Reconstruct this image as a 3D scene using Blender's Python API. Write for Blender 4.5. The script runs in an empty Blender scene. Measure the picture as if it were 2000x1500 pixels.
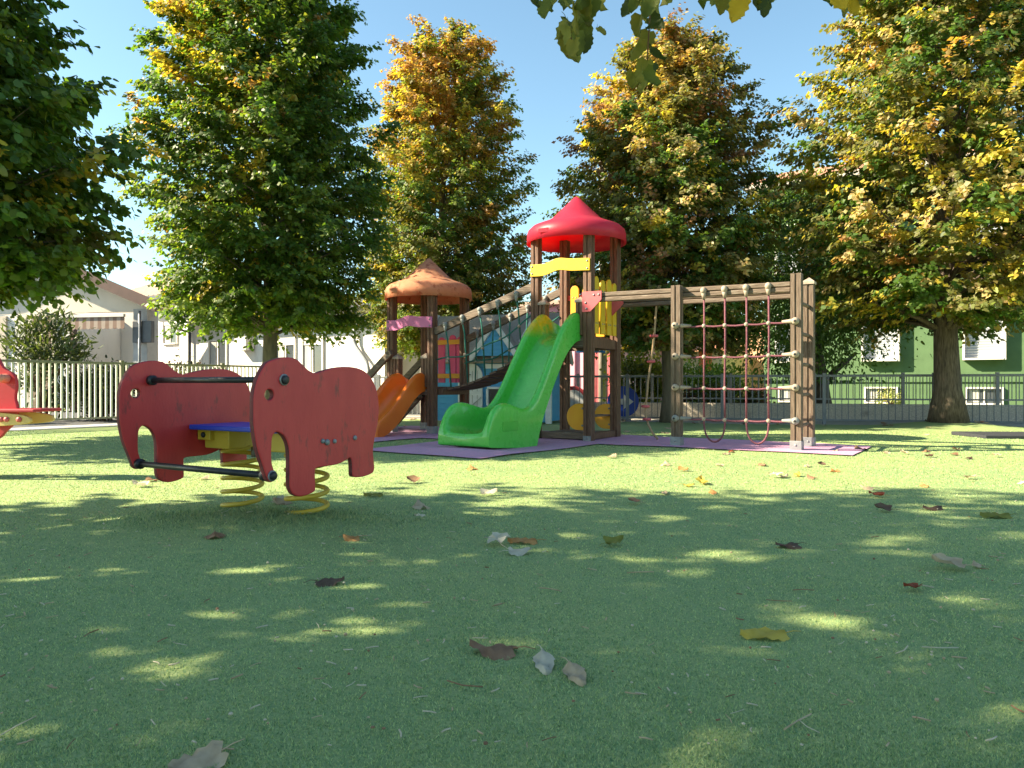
import bpy, bmesh, math, random
import numpy as np
from mathutils import Vector, Matrix

R = math.radians
rng = np.random.default_rng(7)
random.seed(7)
scene = bpy.context.scene
COL = scene.collection

# ------------------------------------------------------------------ camera, sky, sun, exposure
CAM_H = 0.7
cam_d = bpy.data.cameras.new('camera')
cam_d.lens = 26.1
cam_d.sensor_width = 36
cam_d.clip_start = 0.05
cam_d.clip_end = 2000
cam = bpy.data.objects.new('camera', cam_d)
cam.location = (0, 0, CAM_H)
cam.rotation_euler = (R(90), 0, 0)
COL.objects.link(cam)
scene.camera = cam

SUN_EL = R(34)
SUN_AZ = math.atan2(-0.998, -0.06)            # compass style: x = sin, y = cos
S = Vector((math.sin(SUN_AZ) * math.cos(SUN_EL), math.cos(SUN_AZ) * math.cos(SUN_EL), math.sin(SUN_EL)))
world = bpy.data.worlds.new('World')
scene.world = world
world.use_nodes = True
wn = world.node_tree.nodes
sky = wn.new('ShaderNodeTexSky')
sky.sky_type = 'NISHITA'
sky.sun_disc = False
sky.sun_elevation = SUN_EL
sky.sun_rotation = SUN_AZ
sky.air_density = 1.0
sky.dust_density = 0.4
sky.ozone_density = 1.2
wn['Background'].inputs['Strength'].default_value = 0.050
wb = wn.new('ShaderNodeMix'); wb.data_type = 'RGBA'; wb.blend_type = 'MULTIPLY'; wb.inputs[0].default_value = 1.0
wb.inputs[7].default_value = (0.88, 1.0, 0.90, 1)       # the camera's white balance
world.node_tree.links.new(sky.outputs[0], wb.inputs[6])
world.node_tree.links.new(wb.outputs[2], wn['Background'].inputs['Color'])

sun_d = bpy.data.lights.new('sun', 'SUN')
sun_d.energy = 3.15
sun_d.angle = R(0.53)
sun_d.color = (1.0, 0.87, 0.62)
sun = bpy.data.objects.new('sun', sun_d)
sun.rotation_euler = (-S).to_track_quat('-Z', 'Y').to_euler()
sun.location = (-20, -4, 16)
COL.objects.link(sun)

vs = scene.view_settings
vs.view_transform = 'Standard'
vs.look = 'None'
vs.gamma = 1
vs.exposure = 2.58
vs.use_curve_mapping = False
try:
    scene.cycles.use_denoising = True
    scene.cycles.max_bounces = 8
    scene.cycles.transparent_max_bounces = 6
except Exception:
    pass

# ------------------------------------------------------------------ helpers
def tag(o, label=None, cat=None, group=None, kind=None):
    if label: o['label'] = label
    if cat: o['category'] = cat
    if group: o['group'] = group
    if kind: o['kind'] = kind
    return o

def link(name, data, parent=None, loc=None, rz=0.0):
    o = bpy.data.objects.new(name, data)
    COL.objects.link(o)
    if parent is not None: o.parent = parent
    if loc is not None: o.location = loc
    if rz: o.rotation_euler = (0, 0, rz)
    return o

def empty(name, loc, rz=0.0, parent=None):
    o = link(name, None, parent, loc, rz)
    o.empty_display_size = 0.2
    return o

class MB:
    def __init__(self):
        self.v = []; self.f = []; self.s = []
    def add(self, vs_, fs, smooth=False):
        n = len(self.v)
        self.v += [tuple(p) for p in vs_]
        self.f += [tuple(i + n for i in f) for f in fs]
        self.s += [smooth] * len(fs)
        return self
    def box(self, c, s, rot=None):
        hx, hy, hz = s[0] / 2, s[1] / 2, s[2] / 2
        P = [Vector((x, y, z)) for x in (-hx, hx) for y in (-hy, hy) for z in (-hz, hz)]
        if rot is not None: P = [rot @ p for p in P]
        P = [p + Vector(c) for p in P]
        return self.add(P, [(0, 1, 3, 2), (4, 6, 7, 5), (0, 4, 5, 1), (2, 3, 7, 6), (0, 2, 6, 4), (1, 5, 7, 3)])
    def box2(self, a, b):
        return self.box([(a[i] + b[i]) / 2 for i in range(3)], [abs(b[i] - a[i]) for i in range(3)])
    def beam(self, p, q, w, h, up=(0, 0, 1)):
        p, q = Vector(p), Vector(q)
        d = (q - p); L = d.length; d.normalize()
        side = d.cross(Vector(up)).normalized(); u = side.cross(d).normalized()
        rot = Matrix((d, side, u)).transposed()
        return self.box((p + q) / 2, (L, w, h), rot)
    def tube(self, pts, r, n=8, cap=True):
        pts = [Vector(p) for p in pts]
        rs = r if isinstance(r, (list, tuple)) else [r] * len(pts)
        V = []; F = []
        prev = None
        for i, p in enumerate(pts):
            d = (pts[min(i + 1, len(pts) - 1)] - pts[max(i - 1, 0)]).normalized()
            if prev is None:
                ref = Vector((0, 0, 1)) if abs(d.z) < 0.9 else Vector((1, 0, 0))
                a = d.cross(ref).normalized()
            else:
                a = (prev - d * prev.dot(d)).normalized()
            prev = a
            b = d.cross(a)
            for k in range(n):
                t = 2 * math.pi * k / n
                V.append(p + (a * math.cos(t) + b * math.sin(t)) * rs[i])
        for i in range(len(pts) - 1):
            for k in range(n):
                F.append((i * n + k, i * n + (k + 1) % n, (i + 1) * n + (k + 1) % n, (i + 1) * n + k))
        if cap:
            F.append(tuple(range(n))[::-1]); F.append(tuple((len(pts) - 1) * n + k for k in range(n)))
        return self.add(V, F, True)
    def lathe(self, prof, c=(0, 0, 0), n=32, close=False):
        V = []; F = []
        m = len(prof)
        for r_, z in prof:
            for k in range(n):
                t = 2 * math.pi * k / n
                V.append((c[0] + r_ * math.cos(t), c[1] + r_ * math.sin(t), c[2] + z))
        for i in range(m - 1 + (1 if close else 0)):
            j = (i + 1) % m
            for k in range(n):
                F.append((i * n + k, i * n + (k + 1) % n, j * n + (k + 1) % n, j * n + k))
        return self.add(V, F, True)
    def ball(self, c, r, n=10, sz=1.0):
        return self.lathe([(max(1e-4, r * math.sin(math.pi * i / 6)), -r * sz * math.cos(math.pi * i / 6)) for i in range(7)], c, n)
    def mesh(self, name='m'):
        me = bpy.data.meshes.new(name)
        me.from_pydata(self.v, [], self.f)
        me.polygons.foreach_set('use_smooth', self.s)
        me.update()
        return me
    def obj(self, name, mat, parent=None, bevel=0.0, loc=None, rz=0.0):
        me = self.mesh(name)
        me.materials.append(mat)
        o = link(name, me, parent, loc, rz)
        if bevel:
            b = o.modifiers.new('bevel', 'BEVEL'); b.width = bevel; b.segments = 2; b.limit_method = 'ANGLE'; b.angle_limit = R(50)
        return o

def smooth_loop(P, k=4, closed=True):
    P = [np.array(p, float) for p in P]; n = len(P); out = []
    rngi = range(n) if closed else range(n - 1)
    for i in rngi:
        if closed: p0, p1, p2, p3 = P[i - 1], P[i], P[(i + 1) % n], P[(i + 2) % n]
        else: p0, p1, p2, p3 = P[max(i - 1, 0)], P[i], P[i + 1], P[min(i + 2, n - 1)]
        for j in range(k):
            t = j / k
            out.append(0.5 * ((2 * p1) + (-p0 + p2) * t + (2 * p0 - 5 * p1 + 4 * p2 - p3) * t * t + (-p0 + 3 * p1 - 3 * p2 + p3) * t ** 3))
    if not closed: out.append(P[-1])
    return [tuple(p) for p in out]

def circle(cx, cy, r, n=20):
    return [(cx + r * math.cos(2 * math.pi * k / n), cy + r * math.sin(2 * math.pi * k / n)) for k in range(n)]

def cutout(loops, thick, bevel, M):
    """flat board with holes: 2-D outlines, given thickness and rounded edges; M maps (x, y, depth) to the parent's frame"""
    cu = bpy.data.curves.new('tmp', 'CURVE')
    cu.dimensions = '2D'; cu.fill_mode = 'BOTH'
    cu.extrude = max(thick / 2 - bevel, 0.0005); cu.bevel_depth = bevel; cu.bevel_resolution = 2; cu.offset = -bevel
    for L in loops:
        sp = cu.splines.new('POLY'); sp.points.add(len(L) - 1)
        for p, q in zip(sp.points, L): p.co = (q[0], q[1], 0, 1)
        sp.use_cyclic_u = True
    o = bpy.data.objects.new('tmp', cu); COL.objects.link(o)
    dg = bpy.context.evaluated_depsgraph_get()
    me = bpy.data.meshes.new_from_object(o.evaluated_get(dg))
    bpy.data.objects.remove(o); bpy.data.curves.remove(cu)
    me.transform(M)
    if M.determinant() < 0: me.flip_normals()
    return me

def frame(origin, ex, ey):
    ex = Vector(ex).normalized(); ey = Vector(ey).normalized(); ez = ex.cross(ey)
    m = Matrix((ex, ey, ez)).transposed().to_4x4(); m.translation = Vector(origin)
    return m

def meobj(name, me, mat, parent=None, loc=None, rz=0.0):
    me.materials.clear(); me.materials.append(mat)
    return link(name, me, parent, loc, rz)

# ------------------------------------------------------------------ materials
def newmat(name):
    m = bpy.data.materials.new(name); m.use_nodes = True
    return m, m.node_tree.nodes, m.node_tree.links, m.node_tree.nodes['Principled BSDF']

def mat(name, c1, c2=None, scale=6.0, stretch=(1, 1, 1), rough=0.6, bump=0.0, bscale=None, spec=0.4, metal=0.0, detail=5.0, c3=None, wear=0.62, wscale=3.0, coat=0.0):
    m, N, L, P = newmat(name)
    P.inputs['Roughness'].default_value = rough
    P.inputs['Specular IOR Level'].default_value = spec
    P.inputs['Metallic'].default_value = metal
    P.inputs['Coat Weight'].default_value = coat
    tc = N.new('ShaderNodeTexCoord'); mp = N.new('ShaderNodeMapping'); mp.inputs['Scale'].default_value = stretch
    L.new(tc.outputs['Object'], mp.inputs['Vector'])
    nz = N.new('ShaderNodeTexNoise'); nz.inputs['Scale'].default_value = scale; nz.inputs['Detail'].default_value = detail
    L.new(mp.outputs[0], nz.inputs['Vector'])
    cr = N.new('ShaderNodeValToRGB')
    cr.color_ramp.elements[0].position = 0.3; cr.color_ramp.elements[1].position = 0.7
    cr.color_ramp.elements[0].color = (*c1, 1); cr.color_ramp.elements[1].color = (*(c2 or c1), 1)
    L.new(nz.outputs['Fac'], cr.inputs[0])
    out = cr.outputs[0]
    if c3 is not None:
        n2 = N.new('ShaderNodeTexNoise'); n2.inputs['Scale'].default_value = wscale; n2.inputs['Detail'].default_value = 8; n2.inputs['Roughness'].default_value = 0.7
        L.new(mp.outputs[0], n2.inputs['Vector'])
        r2 = N.new('ShaderNodeValToRGB'); r2.color_ramp.elements[0].position = wear; r2.color_ramp.elements[1].position = wear + 0.1
        L.new(n2.outputs['Fac'], r2.inputs[0])
        mx = N.new('ShaderNodeMix'); mx.data_type = 'RGBA'
        L.new(r2.outputs[0], mx.inputs[0]); L.new(out, mx.inputs[6]); mx.inputs[7].default_value = (*c3, 1)
        out = mx.outputs[2]
    L.new(out, P.inputs['Base Color'])
    if bump:
        b = N.new('ShaderNodeBump'); b.inputs['Strength'].default_value = bump; b.inputs['Distance'].default_value = 0.01
        if bscale:
            n3 = N.new('ShaderNodeTexNoise'); n3.inputs['Scale'].default_value = bscale; n3.inputs['Detail'].default_value = 4
            L.new(mp.outputs[0], n3.inputs['Vector']); L.new(n3.outputs['Fac'], b.inputs['Height'])
        else: L.new(nz.outputs['Fac'], b.inputs['Height'])
        L.new(b.outputs[0], P.inputs['Normal'])
    return m

def leafmat(name, trans=0.42, rough=0.5, boost=(2.3, 2.2, 0.9)):
    m, N, L, P = newmat(name)
    at = N.new('ShaderNodeAttribute'); at.attribute_name = 'lc'
    L.new(at.outputs['Color'], P.inputs['Base Color'])
    P.inputs['Roughness'].default_value = rough; P.inputs['Specular IOR Level'].default_value = 0.45
    tr = N.new('ShaderNodeBsdfTranslucent')
    mu = N.new('ShaderNodeMix'); mu.data_type = 'RGBA'; mu.blend_type = 'MULTIPLY'; mu.inputs[0].default_value = 1
    L.new(at.outputs['Color'], mu.inputs[6]); mu.inputs[7].default_value = (*boost, 1)
    L.new(mu.outputs[2], tr.inputs['Color'])
    ms = N.new('ShaderNodeMixShader'); ms.inputs[0].default_value = trans
    L.new(P.outputs[0], ms.inputs[1]); L.new(tr.outputs[0], ms.inputs[2])
    L.new(ms.outputs[0], N['Material Output'].inputs['Surface'])
    return m

def plainleaf(name, c1, c2, trans=0.3, scale=25):
    m = mat(name, c1, c2, scale=scale, rough=0.65, bump=0.3)
    N, L = m.node_tree.nodes, m.node_tree.links
    P = N['Principled BSDF']
    tr = N.new('ShaderNodeBsdfTranslucent'); src = P.inputs['Base Color'].links[0].from_socket
    L.new(src, tr.inputs['Color'])
    ms = N.new('ShaderNodeMixShader'); ms.inputs[0].default_value = trans
    L.new(P.outputs[0], ms.inputs[1]); L.new(tr.outputs[0], ms.inputs[2]); L.new(ms.outputs[0], N['Material Output'].inputs['Surface'])
    return m

M = {}
M['wood_v'] = mat('wood_upright', (0.075, 0.036, 0.022), (0.19, 0.095, 0.058), 9, (9, 9, 0.9), 0.6, 0.5, c3=(0.2, 0.155, 0.115), wear=0.60, wscale=5)
M['wood_g'] = mat('weathered_upright', (0.080, 0.052, 0.036), (0.165, 0.115, 0.082), 9, (9, 9, 0.9), 0.65, 0.5, c3=(0.20, 0.165, 0.13), wear=0.56, wscale=5)
M['wood_h'] = mat('wood_beam', (0.08, 0.054, 0.038), (0.17, 0.12, 0.086), 9, (0.9, 9, 9), 0.65, 0.5, c3=(0.225, 0.19, 0.15), wear=0.55, wscale=5)
M['wood_deck'] = mat('wood_deck', (0.06, 0.036, 0.026), (0.13, 0.08, 0.055), 9, (7, 1, 7), 0.7, 0.4)
M['steel'] = mat('galvanised', (0.20, 0.21, 0.23), (0.30, 0.31, 0.33), 12, rough=0.5, metal=0.4)
M['cap'] = mat('pale_cap', (0.27, 0.21, 0.16), (0.38, 0.31, 0.25), 20, rough=0.6)
M['red_roof'] = mat('red_plastic', (0.44, 0.030, 0.070), (0.50, 0.045, 0.088), 4, rough=0.42, bump=0.05, bscale=60)
M['orange_roof'] = mat('weathered_orange', (0.52, 0.24, 0.12), (0.62, 0.32, 0.18), 7, rough=0.75, bump=0.2, bscale=60, c3=(0.20, 0.07, 0.03), wear=0.56, wscale=11)
def glow(m, col, f):
    N, L = m.node_tree.nodes, m.node_tree.links
    tr = N.new('ShaderNodeBsdfTranslucent'); tr.inputs['Color'].default_value = (*col, 1)
    ms = N.new('ShaderNodeMixShader'); ms.inputs[0].default_value = f
    L.new(N['Principled BSDF'].outputs[0], ms.inputs[1]); L.new(tr.outputs[0], ms.inputs[2]); L.new(ms.outputs[0], N['Material Output'].inputs['Surface'])
glow(M['red_roof'], (0.95, 0.03, 0.04), 0.42); glow(M['orange_roof'], (0.95, 0.10, 0.02), 0.34)
M['green'] = mat('green_plastic', (0.045, 0.36, 0.035), (0.06, 0.42, 0.045), 3, rough=0.24, spec=0.5, coat=0.2)
M['orange'] = mat('orange_plastic', (0.70, 0.13, 0.012), (0.76, 0.18, 0.02), 3, rough=0.3, spec=0.5)
M['yellow'] = mat('yellow_board', (0.66, 0.42, 0.02), (0.72, 0.48, 0.03), 5, rough=0.45, c3=(0.5, 0.26, 0.02), wear=0.66)
M['amber'] = mat('amber_board', (0.70, 0.30, 0.015), (0.74, 0.36, 0.02), 5, rough=0.45)
M['pink'] = mat('pink_board', (0.55, 0.15, 0.33), (0.60, 0.18, 0.37), 5, rough=0.45)
M['magenta'] = mat('magenta_board', (0.62, 0.05, 0.16), (0.68, 0.07, 0.2), 5, rough=0.45)
M['redbar'] = mat('red_bracket', (0.48, 0.07, 0.09), (0.56, 0.12, 0.13), 8, rough=0.5)
M['rope_g'] = mat('green_rope', (0.012, 0.10, 0.085), (0.03, 0.17, 0.14), 60, rough=0.8, bump=0.4)
M['rope_p'] = mat('purple_rope', (0.11, 0.025, 0.045), (0.20, 0.075, 0.095), 70, (1, 1, 1), 0.8, 0.4)
M['rope_t'] = mat('tan_rope', (0.30, 0.20, 0.11), (0.42, 0.30, 0.18), 60, rough=0.85, bump=0.4)
M['knot'] = mat('beige_plastic', (0.27, 0.22, 0.17), (0.36, 0.30, 0.24), 20, rough=0.6)
M['bluegrey'] = mat('grey_clamp', (0.19, 0.20, 0.19), (0.26, 0.26, 0.25), 20, rough=0.55)
M['mat'] = mat('purple_rubber', (0.46, 0.23, 0.36), (0.62, 0.35, 0.49), 160, rough=0.9, bump=0.6, c3=(0.46, 0.28, 0.39), wear=0.52, wscale=4)
M['eleph'] = mat('red_painted_ply', (0.48, 0.030, 0.036), (0.57, 0.048, 0.048), 5, (2.2, 1, 0.8), rough=0.45, bump=0.12, bscale=40, c3=(0.26, 0.035, 0.035), wear=0.57, wscale=8)
M['ply_edge'] = mat('worn_ply_edge', (0.10, 0.02, 0.025), (0.22, 0.03, 0.035), 9, rough=0.7, bump=0.3, c3=(0.12, 0.08, 0.07), wear=0.56, wscale=14)
M['seat_blue'] = mat('blue_seat', (0.015, 0.05, 0.42), (0.02, 0.07, 0.5), 5, rough=0.4)
M['yellow_steel'] = mat('yellow_paint', (0.50, 0.34, 0.03), (0.56, 0.40, 0.05), 7, rough=0.45, c3=(0.18, 0.10, 0.03), wear=0.64, wscale=11)
M['dark_steel'] = mat('dark_tube', (0.012, 0.012, 0.016), (0.03, 0.03, 0.036), 10, rough=0.42)
M['red_gloss'] = mat('red_board', (0.42, 0.03, 0.045), (0.5, 0.045, 0.06), 5, rough=0.45)
M['bark'] = mat('bark', (0.045, 0.032, 0.024), (0.15, 0.115, 0.085), 7, (6, 6, 1.0), 0.9, 1.0)
M['bark_s'] = mat('smooth_bark', (0.10, 0.085, 0.065), (0.17, 0.14, 0.10), 6, (4, 4, 1), 0.9, 0.6)
M['leaf'] = leafmat('linden_leaves')
M['conifer'] = leafmat('conifer_sprays', 0.25, 0.6)
M['bushleaf'] = leafmat('shrub_leaves', 0.3, 0.5)
M['cream'] = mat('cream_bar', (0.66, 0.65, 0.58), (0.72, 0.71, 0.64), 8, rough=0.5)
M['olive'] = mat('olive_rail', (0.22, 0.22, 0.17), (0.28, 0.27, 0.21), 8, rough=0.5)
M['fence'] = mat('grey_fence', (0.15, 0.155, 0.17), (0.20, 0.205, 0.22), 8, rough=0.5)
M['fence2'] = mat('light_fence', (0.26, 0.25, 0.26), (0.32, 0.31, 0.32), 8, rough=0.5)
M['pebble'] = mat('pebble_concrete', (0.36, 0.30, 0.25), (0.74, 0.66, 0.56), 45, rough=0.9, bump=0.5, c3=(0.27, 0.22, 0.19), wear=0.58, wscale=1.3)
M['pave'] = mat('pavement', (0.36, 0.32, 0.28), (0.44, 0.40, 0.35), 12, rough=0.9, bump=0.2)
M['asphalt'] = mat('asphalt', (0.07, 0.07, 0.075), (0.10, 0.10, 0.105), 40, rough=0.9, bump=0.2)
M['green_wall'] = mat('green_render', (0.078, 0.138, 0.062), (0.098, 0.168, 0.078), 3, rough=0.9, bump=0.5, bscale=40, c3=(0.07, 0.125, 0.058), wear=0.56, wscale=0.9)
M['white_trim'] = mat('white_trim', (0.60, 0.57, 0.53), (0.68, 0.65, 0.61), 6, rough=0.6)
M['blind'] = mat('blind_slat', (0.44, 0.46, 0.50), (0.5, 0.52, 0.56), 6, rough=0.5)
M['white_wall'] = mat('white_render', (0.70, 0.66, 0.61), (0.76, 0.72, 0.67), 2, (1, 1, 0.35), rough=0.9, bump=0.15, bscale=50, c3=(0.60, 0.56, 0.51), wear=0.55, wscale=1.6)
M['beige'] = mat('beige_render', (0.50, 0.43, 0.36), (0.56, 0.49, 0.42), 3, rough=0.9)
M['offwhite'] = mat('off_white_render', (0.60, 0.54, 0.47), (0.66, 0.6, 0.53), 3, rough=0.9)
M['greyc'] = mat('grey_concrete', (0.33, 0.33, 0.34), (0.42, 0.42, 0.43), 5, rough=0.85)
M['brown_trim'] = mat('brown_fascia', (0.075, 0.04, 0.034), (0.10, 0.052, 0.045), 5, rough=0.6)
M['tile'] = mat('roof_tile', (0.30, 0.20, 0.15), (0.44, 0.32, 0.25), 9, rough=0.85, bump=0.3)
M['terracotta'] = mat('terracotta', (0.42, 0.17, 0.10), (0.55, 0.27, 0.17), 9, rough=0.85, bump=0.3)
M['glass'] = mat('dark_glass', (0.05, 0.06, 0.07), (0.07, 0.08, 0.09), 2, rough=0.08, spec=0.8)
M['curtain'] = mat('curtain', (0.45, 0.43, 0.40), (0.6, 0.58, 0.55), 14, (6, 6, 0.3), 0.9)
M['gutter'] = mat('dark_gutter', (0.07, 0.075, 0.09), (0.10, 0.105, 0.12), 6, rough=0.45)
M['awning'] = mat('awning_brown', (0.20, 0.13, 0.10), (0.24, 0.16, 0.13), 6, rough=0.9)
M['awning_w'] = mat('awning_beige', (0.33, 0.26, 0.22), (0.37, 0.3, 0.26), 6, rough=0.9)
M['brick'] = mat('brown_brick', (0.20, 0.14, 0.10), (0.30, 0.22, 0.16), 8, (1, 1, 6), 0.9, 0.4)
M['pinkwall'] = mat('pink_render', (0.62, 0.30, 0.38), (0.66, 0.34, 0.42), 3, rough=0.9)
M['orangewall'] = mat('orange_render', (0.70, 0.40, 0.24), (0.74, 0.45, 0.28), 3, rough=0.9)
M['yellowwall'] = mat('cream_render', (0.68, 0.55, 0.36), (0.72, 0.6, 0.42), 3, rough=0.9)
M['orangedoor'] = mat('orange_panel', (0.65, 0.16, 0.06), (0.7, 0.2, 0.08), 3, rough=0.7)
M['house_blue'] = mat('blue_board', (0.07, 0.32, 0.58), (0.10, 0.38, 0.64), 5, (1, 1, 4), 0.6, 0.2)
M['house_white'] = mat('white_board', (0.62, 0.62, 0.60), (0.74, 0.74, 0.71), 5, (1, 1, 3), 0.65, 0.2)
M['felt'] = mat('roof_felt', (0.27, 0.225, 0.185), (0.38, 0.32, 0.27), 60, rough=0.95, bump=0.6, c3=(0.25, 0.22, 0.2), wear=0.55)
M['sign_blue'] = mat('sign_blue', (0.015, 0.05, 0.34), (0.02, 0.06, 0.38), 3, rough=0.4)
M['sign_white'] = mat('sign_white', (0.5, 0.5, 0.5), (0.58, 0.58, 0.58), 3, rough=0.4)
M['sign_red'] = mat('sign_red', (0.34, 0.04, 0.05), (0.38, 0.05, 0.06), 3, rough=0.4)
M['sky_blue'] = mat('sign_light_blue', (0.05, 0.25, 0.60), (0.06, 0.27, 0.63), 3, rough=0.4)
M['pole'] = mat('concrete_pole', (0.36, 0.32, 0.27), (0.46, 0.41, 0.35), 6, rough=0.9)
M['rubber'] = mat('black_rubber', (0.022, 0.024, 0.03), (0.04, 0.042, 0.05), 50, rough=0.8, bump=0.3)
M['tan'] = plainleaf('dry_tan_leaf', (0.45, 0.32, 0.20), (0.63, 0.49, 0.34))
M['brown'] = plainleaf('dry_brown_leaf', (0.22, 0.115, 0.065), (0.38, 0.22, 0.13))
M['dark'] = plainleaf('dark_leaf', (0.085, 0.052, 0.036), (0.17, 0.105, 0.07))
M['orangel'] = plainleaf('orange_leaf', (0.46, 0.20, 0.06), (0.60, 0.32, 0.12))
M['yellowl'] = plainleaf('yellow_leaf', (0.50, 0.36, 0.05), (0.62, 0.47, 0.10))
M['olivel'] = plainleaf('olive_leaf', (0.17, 0.19, 0.03), (0.30, 0.27, 0.05))
M['pale'] = plainleaf('pale_leaf', (0.55, 0.48, 0.36), (0.68, 0.60, 0.48))
M['redl'] = plainleaf('red_leaf', (0.26, 0.05, 0.025), (0.36, 0.09, 0.04))
M['hang_g'] = plainleaf('hanging_green_leaf', (0.095, 0.125, 0.018), (0.17, 0.185, 0.03), 0.5, 14)
M['hang_o'] = plainleaf('hanging_olive_leaf', (0.16, 0.16, 0.02), (0.26, 0.22, 0.035), 0.5, 14)
M['hang_d'] = plainleaf('hanging_dark_leaf', (0.045, 0.065, 0.014), (0.085, 0.105, 0.024), 0.45, 14)
M['hang_l'] = plainleaf('hanging_light_leaf', (0.22, 0.23, 0.05), (0.33, 0.32, 0.08), 0.5, 14)
M['hang_y'] = plainleaf('hanging_yellow_leaf', (0.50, 0.32, 0.015), (0.62, 0.42, 0.03), 0.5, 14)
M['twig'] = mat('twig', (0.10, 0.055, 0.035), (0.16, 0.09, 0.055), 20, rough=0.8)

def turf_material():
    m, N, L, P = newmat('artificial_turf')
    tc = N.new('ShaderNodeTexCoord')
    def noise(sc, det=4, ro=0.6):
        n = N.new('ShaderNodeTexNoise'); n.inputs['Scale'].default_value = sc; n.inputs['Detail'].default_value = det; n.inputs['Roughness'].default_value = ro
        L.new(tc.outputs['Object'], n.inputs['Vector']); return n
    big = noise(0.7, 3); fine = noise(120, 3, 0.7); mid = noise(9, 5)
    r1 = N.new('ShaderNodeValToRGB'); r1.color_ramp.elements[0].position = 0.25; r1.color_ramp.elements[1].position = 0.75
    r1.color_ramp.elements[0].color = (0.168, 0.262, 0.115, 1); r1.color_ramp.elements[1].color = (0.405, 0.455, 0.185, 1)
    L.new(fine.outputs['Fac'], r1.inputs[0])
    mx = N.new('ShaderNodeMix'); mx.data_type = 'RGBA'; mx.blend_type = 'MULTIPLY'; mx.inputs[0].default_value = 1.0
    r2 = N.new('ShaderNodeValToRGB'); r2.color_ramp.elements[0].position = 0.3; r2.color_ramp.elements[1].position = 0.7
    r2.color_ramp.elements[0].color = (0.70, 0.82, 0.84, 1); r2.color_ramp.elements[1].color = (1.12, 1.04, 0.98, 1)
    ad = N.new('ShaderNodeMath'); ad.operation = 'ADD'
    h1 = N.new('ShaderNodeMath'); h1.operation = 'MULTIPLY'; h1.inputs[1].default_value = 0.5
    h2 = N.new('ShaderNodeMath'); h2.operation = 'MULTIPLY'; h2.inputs[1].default_value = 0.5
    L.new(big.outputs['Fac'], h1.inputs[0]); L.new(mid.outputs['Fac'], h2.inputs[0]); L.new(h1.outputs[0], ad.inputs[0]); L.new(h2.outputs[0], ad.inputs[1])
    L.new(ad.outputs[0], r2.inputs[0])
    L.new(r1.outputs[0], mx.inputs[6]); L.new(r2.outputs[0], mx.inputs[7])
    L.new(mx.outputs[2], P.inputs['Base Color'])
    b = N.new('ShaderNodeBump'); b.inputs['Strength'].default_value = 0.5; b.inputs['Distance'].default_value = 0.008
    L.new(fine.outputs['Fac'], b.inputs['Height']); L.new(b.outputs[0], P.inputs['Normal'])
    P.inputs['Roughness'].default_value = 0.75; P.inputs['Specular IOR Level'].default_value = 0.25
    return m
M['turf'] = turf_material()
M['blade'] = leafmat('turf_fibres', 0.25, 0.5, (1.3, 1.3, 1.0))

# ------------------------------------------------------------------ ground and setting
A33 = R(33)
E1 = Vector((math.cos(A33), -math.sin(A33), 0)); E2 = Vector((math.sin(A33), math.cos(A33), 0))
LF0 = Vector((-7.34, 11.5, 0))                   # a point on the left fence, which runs along E2
RD = Vector((0.959, -0.284, 0)).normalized(); RN = Vector((0.284, 0.959, 0)).normalized()
RF0 = Vector((1.93, 13.98, 0))                    # a point on the right fence, which runs along RD
CORNER = Vector((-4.49, 15.88, 0))

def bumps(x, y):
    z = 0.035 * np.exp(-(((x + 1.25) / 0.75) ** 2 + ((y - 3.75) / 0.32) ** 2))
    z += 0.10 * np.exp(-(((x - 7.05) ** 2 + (y - 12.0) ** 2) / 0.55))
    z += 0.006 * np.sin(1.7 * x + 0.6) * np.sin(1.3 * y) + 0.004 * np.sin(4.1 * x + 2) * np.sin(3.3 * y + 1)
    return z

bm = bmesh.new()
bmesh.ops.create_grid(bm, x_segments=150, y_segments=130, size=1)
for v in bm.verts:
    v.co.x *= 17; v.co.y = v.co.y * 13.5 + 5.0
    v.co.z = float(bumps(v.co.x, v.co.y))
bmesh.ops.bisect_plane(bm, geom=bm.verts[:] + bm.edges[:] + bm.faces[:], plane_co=LF0 + E1 * 0.28, plane_no=-E1, clear_outer=True)
bmesh.ops.bisect_plane(bm, geom=bm.verts[:] + bm.edges[:] + bm.faces[:], plane_co=RF0 - RN * 0.2, plane_no=RN, clear_outer=True)
for f in bm.faces: f.smooth = True
me = bpy.data.meshes.new('turf'); bm.to_mesh(me); bm.free(); me.materials.append(M['turf'])
tag(link('turf', me), 'green artificial turf covering the playground', kind='structure')

g = MB().add([(-900, -300, -0.035), (900, -300, -0.035), (900, 1500, -0.035), (-900, 1500, -0.035)], [(0, 1, 2, 3)]).obj('ground', M['asphalt'])
tag(g, 'grey asphalt ground around the playground', kind='structure')
p = MB()
a0 = RF0 - RN * 0.2; 
for s0, s1 in ((-7.2, 14),):
    P4 = [a0 + RD * s0, a0 + RD * s1, a0 + RD * s1 + RN * 1.6, a0 + RD * s0 + RN * 1.6]
    p.add([(q.x, q.y, 0.0) for q in P4] + [(q.x, q.y, -0.1) for q in P4], [(0, 1, 2, 3), (0, 4, 5, 1), (1, 5, 6, 2), (2, 6, 7, 3), (3, 7, 4, 0)])
tag(p.obj('pavement', M['pave']), 'pale concrete strip behind the right hand fence', kind='structure')
p = MB()
P4 = [LF0 + E1 * 0.28 + E2 * -14, LF0 + E1 * 0.28 + E2 * 6.2, LF0 - E1 * 0.45 + E2 * 6.2, LF0 - E1 * 0.45 + E2 * -14]
p.add([(q.x, q.y, 0.012) for q in P4] + [(q.x, q.y, -0.1) for q in P4], [(0, 1, 2, 3), (0, 4, 5, 1), (1, 5, 6, 2), (2, 6, 7, 3), (3, 7, 4, 0)])
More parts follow.
